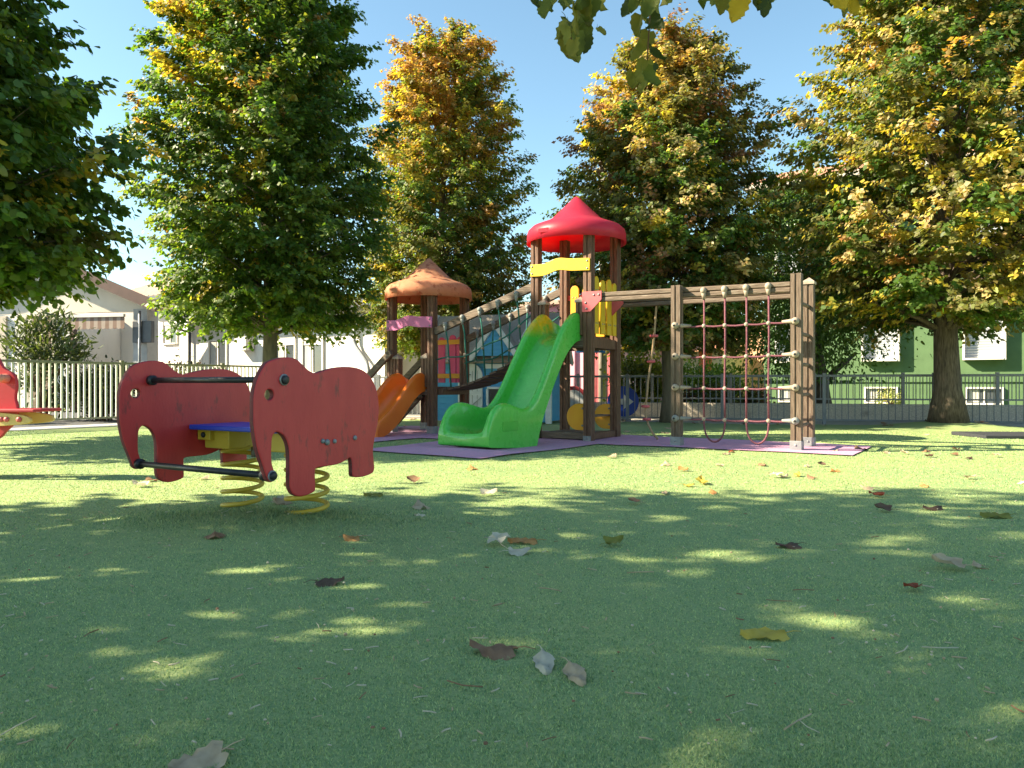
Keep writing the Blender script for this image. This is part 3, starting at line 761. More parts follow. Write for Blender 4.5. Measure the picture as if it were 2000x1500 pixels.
# pink house and terracotta houses far behind the fence
PK = empty('pink_house', (2.2, 27.0, 0.0), -A33)
tag(PK, 'pink house seen between the posts of the red roofed tower', 'house')
MB().box2((-2.2, 0, 0), (1.6, 5, 3.6)).obj('wall', M['pinkwall'], PK)
MB().box2((0.5, -0.03, 0), (1.5, -0.002, 1.9)).obj('recess_panel', M['redbar'], PK)
MB().box2((-0.2, -0.12, 0), (0.15, -0.002, 3.6)).obj('pilaster', M['pinkwall'], PK)
MB().box2((-2.4, -0.4, 3.6), (1.8, 5.3, 3.75)).obj('roof', M['tile'], PK)
TH = empty('terracotta_house', (6.6, 30.0, 0.0), -A33)
tag(TH, 'cream house with red tiled roof behind the slim linden trunk', 'house')
MB().box2((-1.7, 0, 0), (1.9, 5, 2.0)).obj('wall', M['yellowwall'], TH)
MB().box2((1.0, -0.04, 0), (1.5, -0.002, 2.0)).obj('orange_panel', M['orangedoor'], TH)
for k in range(16):
    MB().beam((-2.0 + k * 0.27, -0.5, 2.02), (-2.0 + k * 0.27, 2.5, 3.3), 0.25, 0.08).obj('roof_tile_row', M['terracotta'], TH, 0.03)
OH = empty('orange_house', (10.2, 32.5, 0.0), -A33)
tag(OH, 'apricot house with tiled porch roof seen through the climbing net', 'house')
MB().box2((-2.3, 0, 0), (3.6, 6, 3.4)).obj('wall', M['orangewall'], OH)
MB().beam((-2.6, -0.6, 1.55), (-1.2, -0.6, 2.2), 1.0, 0.08).beam((-1.2, -0.6, 2.2), (0.2, -0.6, 1.55), 1.0, 0.08).obj('porch_roof', M['terracotta'], OH)
MB().beam((-2.65, -1.12, 1.52), (-1.2, -1.12, 2.2), 0.05, 0.12).beam((-1.2, -1.12, 2.2), (0.25, -1.12, 1.52), 0.05, 0.12).obj('porch_trim', M['greyc'], OH)
MB().box2((-2.5, -0.3, 3.4), (3.8, 6.3, 3.55)).obj('roof', M['terracotta'], OH)

# concrete pole with road sign behind the tall tower
RP = empty('utility_pole', (2.35, 19.2, 0.0))
tag(RP, 'pale round utility pole behind the red roofed tower', 'pole')
MB().tube([(0, 0, 0), (0, 0, 7.5)], [0.115, 0.085], 14).obj('shaft', M['pole'], RP)
RS = empty('road_sign', (2.2, 19.0, 0.0))
tag(RS, 'blue and white arrow road sign on the utility pole', 'road sign')
MB().box2((-0.55, -0.02, 1.50), (0.35, 0.0, 1.75)).obj('sign_plate', M['sky_blue'], RS)
MB().box2((-0.52, -0.026, 1.575), (0.0, -0.021, 1.68)).obj('arrow_shaft', M['sign_white'], RS)
meobj('arrow_head', cutout([[(0.0, 1.52), (0.24, 1.628), (0.0, 1.735)]], 0.005, 0, frame((0, -0.024, 0), (1, 0, 0), (0, 0, 1))), M['sign_white'], RS)
cb = MB().tube([(-14, 30, 5.35), (-10, 30, 5.22), (-6, 30, 5.24), (0, 30, 5.5), (8, 30, 6.2)], 0.018, 6).obj('overhead_cable', M['gutter'])
tag(cb, 'thin overhead cable crossing the sky between the trees', 'cable')

# traffic signs standing behind the fence
def disc_sign(label, loc, rz, ring, centre, arrow):
    r = empty('traffic_sign', loc, rz)
    tag(r, label, 'traffic sign')
    Mx = frame((0, 0, 0.36), (1, 0, 0), (0, 0, 1))
    meobj('disc', cutout([circle(0, 0, 0.30, 40)], 0.02, 0.003, Mx), M[ring], r)
    if not arrow:
        meobj('face', cutout([circle(0, 0, 0.225, 40)], 0.006, 0.0, Matrix.Translation((0, -0.0135, 0)) @ Mx), M[centre], r)
    else:
        A = [(-0.20, 0.055), (0.0, 0.055), (0.0, 0.15), (0.2, 0.0), (0.0, -0.15), (0.0, -0.055), (-0.20, -0.055)]
        meobj('arrow', cutout([A], 0.006, 0.0, Matrix.Translation((0, -0.0135, 0)) @ Mx), M[centre], r)
    MB().tube([(0, 0.04, 0), (0, 0.04, 0.6)], 0.025, 10).obj('stand_pole', M['steel'], r)
    MB().box((0, 0.04, 0.015), (0.3, 0.2, 0.03)).obj('foot', M['steel'], r)
disc_sign('round blue sign with white arrow behind the fence, right of the tower', (2.14, 14.3, 0), R(-10), 'sign_blue', 'sign_white', True)
disc_sign('round grey sign with red rim behind the fence, left of the tower', (1.2, 14.55, 0), R(-10), 'sign_red', 'sign_white', False)

# ------------------------------------------------------------------ wooden playhouse
PH = empty('playhouse', (-0.41, 13.45, 0.0), -R(20))
tag(PH, 'blue and white wooden playhouse with brown roof behind the rope bridge', 'playhouse')
hw, hd, ev, rg = 1.12, 0.95, 1.22, 2.0
MB().box2((-hw + 0.03, 0.03, 0.03), (hw - 0.03, hd, ev)).obj('wall_core', M['house_blue'], PH)
nb = 11; bh = (ev - 0.02) / nb
fb = None; sb = None
for k in range(nb):
    z = 0.02 + bh * (k + 0.5)
    if fb is None:
        fb = MB().box((0, 0, 0), (2 * hw - 0.12, 0.022, bh * 0.97), Matrix.Rotation(R(7), 3, 'X')).obj('front_board', M['house_blue'], PH)
        sb = MB().box((0, 0, 0), (0.022, hd - 0.06, bh * 0.97), Matrix.Rotation(R(7), 3, 'Y')).obj('side_board', M['house_white'], PH); o, q = fb, sb
    else:
        o = link('front_board', fb.data, PH); q = link('side_board', sb.data, PH)
    o.location = (0, 0.015, z); q.location = (-hw + 0.015, hd / 2, z)
for x in (-hw, hw): MB().box2((x - 0.05, -0.03, 0), (x + 0.05, 0.05, ev)).obj('corner_post', M['house_white'], PH, 0.004)
dm = hd / 2
rl = MB()
rl.add([(-hw - 0.12, -0.16, ev - 0.12), (hw + 0.12, -0.16, ev - 0.12), (hw + 0.12, dm, rg), (-hw - 0.12, dm, rg), (hw + 0.12, hd + 0.16, ev - 0.12), (-hw - 0.12, hd + 0.16, ev - 0.12)], [(0, 1, 2, 3), (3, 2, 4, 5)])
ro = rl.obj('roof', M['felt'], PH); so = ro.modifiers.new('s', 'SOLIDIFY'); so.thickness = 0.05
for sx in (-1, 1):
    x = sx * (hw - 0.02)
    meobj('gable_wall', cutout([[(0.0, ev), (hd, ev), (dm, rg - 0.07)]], 0.03, 0, frame((x, 0, 0), (0, 1, 0), (0, 0, 1))), M['house_white'], PH)
    MB().beam((sx * (hw + 0.13), -0.18, ev - 0.15), (sx * (hw + 0.13), dm, rg + 0.0), 0.03, 0.1).beam((sx * (hw + 0.13), dm, rg), (sx * (hw + 0.13), hd + 0.18, ev - 0.15), 0.03, 0.1).obj('barge_board', M['house_white'], PH)
def dormer(cx, base, w, top, yf):
    P_ = [(cx - w, base), (cx + w, base), (cx, top)]
    dmr = meobj('dormer', cutout([P_], 0.04, 0, frame((0, yf, 0), (1, 0, 0), (0, 0, 1))), M['house_blue'], PH)
    MB().beam((cx - w * 1.18, yf - 0.05, base - 0.08), (cx, yf - 0.05, top + 0.06), 0.05, 0.085).obj('dormer_trim', M['house_white'], dmr)
    MB().beam((cx + w * 1.18, yf - 0.05, base - 0.08), (cx, yf - 0.05, top + 0.06), 0.05, 0.085).obj('dormer_trim', M['house_white'], dmr)
    yb = yf + 0.75
    MB().add([(cx - w * 1.2, yf - 0.06, base - 0.06), (cx, yf - 0.06, top + 0.10), (cx, yb, top + 0.10), (cx - w * 1.2, yb - 0.3, base - 0.06), (cx + w * 1.2, yf - 0.06, base - 0.06), (cx + w * 1.2, yb - 0.3, base - 0.06)],
             [(0, 1, 2, 3), (1, 4, 5, 2)]).obj('dormer_roof', M['felt'], dmr)
    n = 5
    for k in range(n):
        z = base + (top - base) * (k + 0.5) / n * 0.85; ww = w * (1 - (k + 0.5) / n * 0.85) - 0.02
        MB().box((cx, yf - 0.026, z), (2 * ww, 0.016, (top - base) / n * 0.8)).obj('dormer_board', M['house_blue'], dmr)
dormer(0.20, 1.20, 0.40, 1.72, -0.22)
dormer(0.90, 1.52, 0.24, 1.86, 0.02)
# round topped white door
dz = 0.84
dl = [(-0.60, 0.06), (-0.12, 0.06), (-0.12, dz)] + [(-0.36 + 0.24 * math.cos(a), dz + 0.24 * math.sin(a)) for a in np.linspace(0.15, 3.0, 14)] + [(-0.60, dz)]
door = meobj('door', cutout([dl], 0.035, 0.004, frame((0, -0.035, 0), (1, 0, 0), (0, 0, 1))), M['house_white'], PH)
for k in range(1, 5): MB().box2((-0.60 + k * 0.096 - 0.004, -0.0565, 0.08), (-0.60 + k * 0.096 + 0.004, -0.0535, dz + 0.1)).obj('door_groove', M['olive'], door)
MB().beam((-0.58, -0.06, 0.12), (-0.14, -0.06, 0.46), 0.012, 0.07, (0, -1, 0)).obj('brace', M['house_white'], door)
MB().box2((-0.59, -0.066, 0.5), (-0.13, -0.055, 0.57)).obj('brace', M['house_white'], door)
MB().lathe([(0.001, 0), (0.03, 0.004), (0.03, 0.012), (0.001, 0.016)], n=12).obj('door_knob', M['dark_steel'], door, loc=(-0.36, -0.075, 0.86))
MB().box2((0.02, -0.045, 0.32), (0.34, -0.004, 0.62)).obj('opening_shade_slab', M['dark_steel'], PH)  # solid dark slab standing in for the shade inside the opening
for z in (0.30, 0.63): MB().box2((-0.02, -0.065, z - 0.02), (0.38, -0.0, z + 0.02)).obj('window_trim', M['house_white'], PH)
for x in (-0.02, 0.36): MB().box2((x - 0.02, -0.062, 0.32), (x + 0.02, -0.0, 0.61)).obj('window_trim', M['house_white'], PH)
MB().box2((-0.06, -0.07, 0.98), (0.46, -0.03, 1.06)).obj('name_board', M['house_white'], PH)

# ------------------------------------------------------------------ play structure (one bolted-together thing)
PS = empty('play_structure', PO, -A33)
tag(PS, 'wooden play structure with red and orange roofed towers, slides, rope bridge and climbing net', 'playground')
PW = 0.105
def post_mesh(h, w=PW, g=0.012, dpt=0.012):
    a = w / 2
    q = [(-a, -a), (-g, -a), (-g * 0.6, -a + dpt), (g * 0.6, -a + dpt), (g, -a), (a, -a)]
    loop = []
    for k in range(4):
        c, s = math.cos(k * math.pi / 2), math.sin(k * math.pi / 2)
        loop += [(c * x - s * y, s * x + c * y) for x, y in q[:-1]]
    n = len(loop)
    V = [(x, y, 0) for x, y in loop] + [(x, y, h) for x, y in loop]
    F = [(i, (i + 1) % n, n + (i + 1) % n, n + i) for i in range(n)] + [tuple(range(n))[::-1], tuple(range(n, 2 * n))]
    return MB().add(V, F)
def bolt(parent, p, nrm=(0, -1, 0), r=0.018, m='steel', name='bolt'):
    n = Vector(nrm); 
    b = MB().tube([Vector(p), Vector(p) + n * r * 0.5, Vector(p) + n * r * 0.8], [r, r * 0.9, r * 0.35], 10)
    return b.obj(name, M[m], parent)
def cap_post(parent, x, y, z0, z1, w=0.095):
    o = post_mesh(z1 - z0, w).obj('short_post', M['wood_v'], parent, loc=(x, y, z0))
    c = w / 2 + 0.012
    MB().add([(-c, -c, 0), (c, -c, 0), (c, c, 0), (-c, c, 0), (-c * 0.95, -c * 0.95, 0.03), (c * 0.95, -c * 0.95, 0.03), (c * 0.95, c * 0.95, 0.03), (-c * 0.95, c * 0.95, 0.03), (0, 0, 0.075)],
             [(3, 2, 1, 0), (0, 1, 5, 4), (1, 2, 6, 5), (2, 3, 7, 6), (3, 0, 4, 7), (4, 5, 8), (5, 6, 8), (6, 7, 8), (7, 4, 8)]).obj('post_cap', M['cap'], parent, loc=(x, y, z1))
def picket_loop(w, h):
    return [(-w / 2, 0), (w / 2, 0)] + [(w / 2 * math.cos(a), h - w / 2 + w / 2 * math.sin(a)) for a in np.linspace(0, math.pi, 10)]
def shoe(parent, x, y):
    MB().box((x, y, 0.055), (PW + 0.014, PW + 0.014, 0.11)).obj('post_shoe', M['steel'], parent, 0.003)
    bolt(parent, (x, y - PW / 2 - 0.007, 0.065), r=0.012)

ROOF = [(0.0, 0.62), (0.03, 0.603), (0.12, 0.517), (0.24, 0.400), (0.33, 0.315), (0.40, 0.278), (0.49, 0.245), (0.57, 0.213), (0.620, 0.165), (0.636, 0.11), (0.641, 0.0), (0.624, 0.0), (0.612, 0.08), (0.59, 0.135), (0.55, 0.175), (0.47, 0.215), (0.38, 0.255), (0.31, 0.295), (0.22, 0.38), (0.001, 0.58)]
SD = 0.75
def tower(name, label, x0, z_roof, deck, beam_h, roof_m, board_m, pic_m, bar_m, board_z, lowshoe):
    T = empty(name, (x0, 0, 0), 0, PS)
    T['label'] = label
    for px in (0, -SD):
        for py in (0, SD):
            post_mesh(z_roof + 0.14).obj('post', M['wood_v'], T, loc=(px, py, 0.005))
            if lowshoe: shoe(T, px, py)
    rf_ = MB().lathe([(max(r_, 0.001), z) for r_, z in ROOF], n=48).obj('roof', M[roof_m], T, loc=(-SD / 2, SD / 2, z_roof))
    MB().box((-0.12, -0.632, 0.09), (0.14, 0.012, 0.055), Matrix.Rotation(R(4), 3, 'X')).obj('maker_plate', M[roof_m], rf_, 0.004)
    # wavy board across the front
    x_ = np.linspace(-SD - 0.045, 0.045, 25); s_ = (x_ + SD + 0.045) / (SD + 0.09)
    mid = 0.045 * np.exp(-((s_ - 0.47) / 0.17) ** 2) - 0.012 * np.sin(s_ * math.pi * 2) + 0.01 * s_
    up = [(x, m_ + 0.075) for x, m_ in zip(x_, mid)]; dn = [(x, m_ - 0.075) for x, m_ in zip(x_, mid)]
    bd = meobj('wavy_board', cutout([dn + up[::-1]], 0.022, 0.004, frame((0, -PW / 2 - 0.013, board_z), (1, 0, 0), (0, 0, 1))), M[board_m], T)
    for bx in (-SD - 0.015, 0.015):
        for bz in (-0.045, 0.045): bolt(bd, (bx, -PW / 2 - 0.024, board_z + bz + (0.008 if bx > -0.3 else 0)), r=0.013)
    # deck boards and beams
    for py in (0.0, SD):
        MB().box2((-SD + PW / 2, py - 0.03, deck - beam_h - 0.03), (-PW / 2, py + 0.03, deck - 0.032)).obj('deck_beam', M['wood_h'], T, 0.004)
    for px in (0.0, -SD):
        MB().box2((px - 0.03, PW / 2, deck - beam_h - 0.03), (px + 0.03, SD - PW / 2, deck - 0.034)).obj('deck_beam', M['wood_v'], T, 0.004)
    dk = None
    for k in range(7):
        if dk is None: dk = MB().box((-SD / 2, 0, deck - 0.015), (SD - PW - 0.01, 0.098, 0.03)).obj('deck_board', M['wood_h'], T, 0.004); o = dk
        else:
            o = link('deck_board', dk.data, T); b = o.modifiers.new('bevel', 'BEVEL'); b.width = 0.004
        o.location = (0, 0.005 + 0.105 * k + 0.05, 0)
    cap_post(T, -0.112, 0.0, deck, deck + 0.40)
    cap_post(T, -SD + 0.112, 0.0, deck, deck + 0.40)
    return T
TA = tower('tall_tower', 'tall tower with red pointed roof', 0.0, 2.50, 1.30, 0.125, 'red_roof', 'yellow', 'yellow', 'redbar', 2.14, False)
TB = tower('low_tower', 'low tower with weathered orange roof', -2.45, 1.93, 0.66, 0.085, 'orange_roof', 'pink', 'magenta', 'amber', 1.55, True)
for px in (0, -SD):
    MB().box((px, -PW / 2 - 0.006, 0.035), (0.1, 0.012, 0.07)).obj('foot_plate', M['steel'], TA)
    bolt(TA, (px, -PW / 2 - 0.012, 0.045), r=0.012)
def pickets(T, along, fixed, xs, z0, z1, w, m_p, m_b, zb_, out):
    """along: 'x' (panel in the front/back plane) or 'y' (in the side plane)"""
    for i, s in enumerate(xs):
        hh = z1 - z0 - 0.03 * (i % 2)
        if along == 'x': F_ = frame((s, fixed + out * 0.03, z0), (1, 0, 0), (0, 0, 1))
        else: F_ = frame((fixed + out * 0.03, s, z0), (0, 1, 0), (0, 0, 1))
        pk = meobj('picket', cutout([picket_loop(w, hh)], 0.024, 0.004, F_), M[m_p], T)
        for bz in zb_:
            for dx in (-0.025, 0.025):
                if along == 'x': bolt(pk, (s + dx, fixed + out * 0.03 - 0.012, bz), (0, -1, 0), 0.009)
                else: bolt(pk, (fixed + out * 0.03 + 0.012, s + dx, bz), (1, 0, 0), 0.009)
    for bz in zb_:
        a, b = (-SD + PW / 2, -PW / 2) if along == 'x' else (PW / 2, SD - PW / 2)
        if along == 'x': MB().box2((a, fixed - 0.012 + out * 0.0, bz - 0.035), (b, fixed + 0.012, bz + 0.035)).obj('crossbar', M[m_b], T, 0.004)
        else: MB().box2((fixed - 0.012, a, bz - 0.035), (fixed + 0.012, b, bz + 0.035)).obj('crossbar', M[m_b], T, 0.004)
pickets(TA, 'y', 0.0, (0.13, 0.31, 0.49, 0.65), 1.32, 2.03, 0.125, 'yellow', 'redbar', (1.45, 1.86), 1)
pickets(TA, 'x', SD, (-0.58, -0.40, -0.20), 1.32, 2.02, 0.125, 'amber', 'redbar', (1.45, 1.86), -1)
pickets(TB, 'x', SD, (-0.65, -0.45, -0.24, -0.10), 0.72, 1.44, 0.125, 'magenta', 'amber', (0.82, 1.33), 1)
# ground-level shop desk: two rounded yellow boards and a shelf
for y, z0 in ((0.0, 0.13), (SD, 0.11)):
    Dl = [(-0.05, z0), (-0.05, z0 + 0.33), (-0.14, z0 + 0.33)] + [(-0.14 + -0.165 * math.sin(a), z0 + 0.165 + 0.165 * math.cos(a)) for a in np.linspace(0.2, 2.9, 12)]
    dd = meobj('desk_board', cutout([Dl], 0.022, 0.004, frame((0, y, 0), (1, 0, 0), (0, 0, 1))), M['amber'], TA)
    for bz in (z0 + 0.06, z0 + 0.27): bolt(dd, (-0.085, y - 0.011, bz), r=0.013)
MB().box2((-0.22, 0.02, 0.285), (-0.06, SD - 0.02, 0.305)).obj('desk_shelf', M['wood_h'], TA, 0.004)
MB().box2((-SD + PW / 2, 0.0, 0.02), (-PW / 2, 0.06, 0.10)).obj('floor_beam', M['wood_h'], TA, 0.006)
MB().box2((-0.03, PW / 2, 0.02), (0.03, SD - PW / 2, 0.10)).obj('floor_beam', M['wood_v'], TA, 0.006)
for k in range(5): MB().box2((-SD + PW / 2 + 0.003, 0.07 + k * 0.125, 0.06), (-PW / 2 - 0.003, 0.07 + k * 0.125 + 0.118, 0.09)).obj('floor_board', M['wood_h'], TA, 0.004)

# slides
def slide(name, label, x_top, x_bot, w_top, w_bot, stations, t, material):
    V = []; F = []
    ys = [s[0] for s in stations]; y0, y1 = ys[0], ys[-1]
    for (y, zt, zf, zb) in stations:
        f = (y - y0) / (y1 - y0)
        cx = x_top + (x_bot - x_top) * f; h_ = (w_top + (w_bot - w_top) * f) / 2
        mid = zb + 0.55 * (zt - zb); e = min(0.035, (zt - zf) * 0.3)
        half = [(-h_, zb), (-h_, zb + 0.02 * (zt - zb)), (-h_, mid), (-h_, zt - e), (-h_ + 0.014, zt - e * 0.25), (-h_ + t / 2, zt), (-h_ + t - 0.012, zt - e * 0.25), (-h_ + t + 0.004, zt - e * 1.2),
                (-h_ + t + 0.016, zf + (zt - zf) * 0.35), (-h_ + t + 0.045, zf + min(0.03, (zt - zf) * 0.12)), (-h_ + t + 0.10, zf), (0, zf - 0.004)]
        sec = half + [(-x, z) for x, z in half[:-1][::-1]]
        V += [(cx + x, y, z) for x, z in sec]
    n = 23; m = len(stations)
    for i in range(m - 1):
        for k in range(n):
            F.append((i * n + k, (i + 1) * n + k, (i + 1) * n + (k + 1) % n, i * n + (k + 1) % n))
    F.append(tuple(range(n))[::-1]); F.append(tuple((m - 1) * n + k for k in range(n)))
    F = [f[::-1] for f in F]
    o = MB().add(V, F, True).obj(name, material, PS)
    me_ = o.data; bmx = bmesh.new(); bmx.from_mesh(me_); bmesh.ops.recalc_face_normals(bmx, faces=bmx.faces[:]); bmx.to_mesh(me_); bmx.free()
    cr_ = me_.attributes.new('crease_edge', 'FLOAT', 'EDGE')
    for e_ in me_.edges:
        a_, b_ = e_.vertices
        if (a_ % n in (0, n - 1) and b_ % n in (0, n - 1)): cr_.data[e_.index].value = 0.85
    sm = o.modifiers.new('sub', 'SUBSURF'); sm.levels = 2; sm.render_levels = 2
    o['label'] = label
    return o
def slide_mat():
    m = mat('green_slide', (0.060, 0.42, 0.045), (0.080, 0.49, 0.060), 3, rough=0.22, spec=0.5, coat=0.3)
    N, L = m.node_tree.nodes, m.node_tree.links; P = N['Principled BSDF']
    src = P.inputs['Base Color'].links[0].from_socket
    tc = N.new('ShaderNodeTexCoord'); sx = N.new('ShaderNodeSeparateXYZ'); L.new(tc.outputs['Object'], sx.inputs[0])
    nz = N.new('ShaderNodeTexNoise'); nz.inputs['Scale'].default_value = 9; nz.inputs['Detail'].default_value = 6; L.new(tc.outputs['Object'], nz.inputs['Vector'])
    def mr(sock, a, b):
        k = N.new('ShaderNodeMapRange'); k.inputs['From Min'].default_value = a; k.inputs['From Max'].default_value = b; L.new(sock, k.inputs['Value']); return k.outputs[0]
    za = mr(sx.outputs['Z'], 1.26, 1.42); xa = mr(sx.outputs['X'], -0.46, -0.54); na = mr(nz.outputs['Fac'], 0.35, 0.55)
    def mul(a, b):
        k = N.new('ShaderNodeMath'); k.operation = 'MULTIPLY'; L.new(a, k.inputs[0]); L.new(b, k.inputs[1]); return k.outputs[0]
    fac = mul(mul(za, xa), na)
    mx = N.new('ShaderNodeMix'); mx.data_type = 'RGBA'; L.new(fac, mx.inputs[0]); L.new(src, mx.inputs[6]); mx.inputs[7].default_value = (0.55, 0.42, 0.01, 1)
    L.new(mx.outputs[2], P.inputs['Base Color'])
    # fine vertical scuffs break up the gloss
    sc = N.new('ShaderNodeTexNoise'); sc.inputs['Scale'].default_value = 14; sc.inputs['Detail'].default_value = 6; L.new(tc.outputs['Object'], sc.inputs['Vector'])
    L.new(mr(sc.outputs['Fac'], 0.2, 0.8), P.inputs['Roughness'])
    P.inputs['Roughness'].links[0].from_node.inputs['To Min'].default_value = 0.16
    P.inputs['Roughness'].links[0].from_node.inputs['To Max'].default_value = 0.42
    return m
GS = slide('green_slide', 'glossy green slide with faded yellow lip', -0.36, -0.52, 0.52, 0.66,
      [(0.06, 1.50, 1.30, 1.245), (-0.02, 1.57, 1.30, 1.235), (-0.10, 1.585, 1.285, 1.22), (-0.20, 1.545, 1.235, 1.17), (-0.32, 1.45, 1.15, 1.08), (-0.43, 1.34, 1.02, 0.96), (-0.54, 1.185, 0.87, 0.81),
       (-0.65, 1.02, 0.71, 0.65), (-0.75, 0.87, 0.56, 0.49), (-0.84, 0.735, 0.43, 0.34), (-0.92, 0.625, 0.335, 0.17), (-0.975, 0.56, 0.285, 0.02), (-0.985, 0.55, 0.278, 0.0), (-1.0, 0.535, 0.265, 0.0), (-1.06, 0.48, 0.23, 0.0), (-1.14, 0.437, 0.19, 0.0), (-1.25, 0.432, 0.16, 0.0),
       (-1.40, 0.475, 0.145, 0.01), (-1.56, 0.508, 0.14, 0.02), (-1.67, 0.495, 0.145, 0.028), (-1.755, 0.445, 0.158, 0.035), (-1.81, 0.37, 0.178, 0.04), (-1.85, 0.28, 0.185, 0.045), (-1.872, 0.20, 0.165, 0.055), (-1.88, 0.14, 0.125, 0.075)], 0.075, slide_mat())
MB().box((-0.163, -1.5, 0.25), (0.006, 0.26, 0.10), Matrix.Rotation(R(-4.6), 3, 'Z')).obj('maker_plate', M['green'], GS, 0.003)
OS = slide('orange_slide', 'short orange slide', -2.81, -2.78, 0.50, 0.60,
      [(0.06, 0.79, 0.66, 0.61), (-0.02, 0.85, 0.66, 0.60), (-0.10, 0.865, 0.645, 0.585), (-0.20, 0.84, 0.60, 0.535), (-0.32, 0.765, 0.51, 0.45), (-0.45, 0.645, 0.39, 0.33), (-0.58, 0.515, 0.28, 0.21), (-0.72, 0.395, 0.19, 0.11), (-0.86, 0.305, 0.125, 0.04), (-0.98, 0.24, 0.095, 0.0), (-1.06, 0.17, 0.085, 0.0), (-1.09, 0.10, 0.07, 0.0)], 0.085, M['orange'])

# rope bridge
RB = empty('rope_bridge', (0, 0, 0), 0, PS); RB['label'] = 'sloping rope bridge with wooden planks and green ropes'
XL, XR = -2.45, -0.75
rail_z = lambda x, a, b: a + (b - a) * (x - XL) / (XR - XL)
plank_z = lambda x: 0.63 + 0.66 * ((x - XL) / (XR - XL)) ** 1.9
MB().beam((XL + 0.05, 0.0, 1.43), (XR - 0.05, 0.0, 1.94), 0.06, 0.10).obj('rail', M['wood_h'], RB, 0.006)
MB().beam((XL + 0.05, SD, 1.36), (XR + 0.03, SD, 1.99), 0.06, 0.10).obj('rail', M['wood_h'], RB, 0.006)
npk = 13
for k in range(npk):
    f = (k + 0.5) / npk; x = XL + 0.07 + (XR - XL - 0.14) * f
    e = 0.05; tl = math.atan2(plank_z(x + e) - plank_z(x - e), 2 * e)
    MB().box((x, SD / 2 + random.uniform(-0.01, 0.01), plank_z(x) - 0.01), (0.112, SD - 0.16, 0.032), Matrix.Rotation(-tl * 0.8 + random.uniform(-0.05, 0.05), 3, 'Y')).obj('plank', M['wood_deck'], RB, 0.005)
for yy, za, zb_ in ((0.0, 1.43, 1.94), (SD, 1.36, 1.97)):
    yi = 0.09 if yy == 0 else SD - 0.09
    yo = -0.04 if yy == 0 else SD - 0.04
    for k in range(5):
        x = XL + 0.26 + k * 0.29
        zr = rail_z(x, za, zb_)
        MB().tube([(x, yo, zr - 0.03), (x, yo * 0.6 + yi * 0.4, zr - 0.2), (x, yi, plank_z(x))], 0.011, 8).obj('hanger_rope', M['rope_g'], RB)
        MB().ball((x, yo, zr + 0.01), 0.036, 10, 1.1).tube([(x, yo, zr), (x, yo, zr - 0.09)], [0.03, 0.014], 10).obj('rope_clamp', M['bluegrey'], RB)
    pts = []
    for k in range(15):
        f = k / 14; x = XL + 0.05 + (XR - XL - 0.1) * f
        pts.append((x, (yo + yi) / 2, 0.5 * (rail_z(x, za, zb_) + plank_z(x)) - 0.06 * math.sin(f * math.pi) + 0.02 * math.sin(f * 15)))
    MB().tube(pts, 0.011, 8).obj('side_rope', M['rope_g'], RB)
    for k in range(5):
        x = XL + 0.26 + k * 0.29; f = (x - XL - 0.05) / (XR - XL - 0.1)
        MB().ball((x, (yo + yi) / 2, 0.5 * (rail_z(x, za, zb_) + plank_z(x)) - 0.06 * math.sin(f * math.pi)), 0.022, 8).obj('rope_knot', M['knot'], RB)
MB().box2((XL + 0.05, 0.06, 0.55), (XL + 0.14, SD - 0.06, 0.625)).obj('bridge_beam', M['wood_v'], RB, 0.004)

# stairs on the far left side of the low tower
SC = empty('staircase', (-3.2, 0, 0), 0, PS)
for y in (0.10, SD - 0.10): MB().beam((0.0, y, 0.56), (-0.62, y, 0.02), 0.045, 0.13).obj('stringer', M['wood_h'], SC, 0.005)
for k in range(3): MB().box((-0.12 - k * 0.18, SD / 2, 0.48 - k * 0.155), (0.17, SD - 0.26, 0.035)).obj('tread', M['wood_deck'], SC, 0.005)
MB().beam((0.06, -0.09, 1.16), (-0.62, -0.09, 0.62), 0.05, 0.10).obj('handrail', M['wood_h'], SC, 0.008)
MB().beam((0.06, SD + 0.02, 1.17), (-0.62, SD + 0.02, 0.62), 0.05, 0.10).obj('handrail', M['wood_h'], SC, 0.008)
for y in (-0.09, SD + 0.02): MB().beam((-0.55, y, 0.0), (-0.55, y, 0.68), 0.06, 0.06).obj('rail_post', M['wood_v'], SC)

# climbing frame
CF = empty('climbing_frame', (0, 0, 0), 0, PS); CF['label'] = 'climbing frame with rope net and ladder end'
X1, X2, YB = 1.156, 2.42, 0.62
def gbeam(p, q, name='beam', parent=CF):
    p, q = Vector(p), Vector(q)
    for dz_ in (-0.029, 0.029):
        MB().beam(p + Vector((0, 0, dz_)), q + Vector((0, 0, dz_)), 0.08, 0.052).obj(name, M['wood_h'], parent, 0.01)
gbeam((PW / 2 + 0.02, 0, 1.75), (X2 - PW / 2 - 0.002, 0, 1.715))
gbeam((PW / 2 + 0.02, YB, 1.735), (X2 - PW / 2 - 0.002, YB, 1.715))
for (x, y, h_) in ((X1, -0.1, 1.80), (X2, 0, 1.845), (X2, YB, 1.80)):
    post_mesh(h_).obj('post', M['wood_g'], CF, loc=(x, y, 0.005)); shoe(CF, x, y)
c = PW / 2 + 0.012
MB().add([(-c, -c, 0), (c, -c, 0), (c, c, 0), (-c, c, 0), (-c, -c, 0.03), (c, -c, 0.03), (c, c, 0.03), (-c, c, 0.03), (0, 0, 0.08)],
         [(3, 2, 1, 0), (0, 1, 5, 4), (1, 2, 6, 5), (2, 3, 7, 6), (3, 0, 4, 7), (4, 5, 8), (5, 6, 8), (6, 7, 8), (7, 4, 8)]).obj('post_cap', M['cap'], CF, loc=(X2, YB, 1.806))
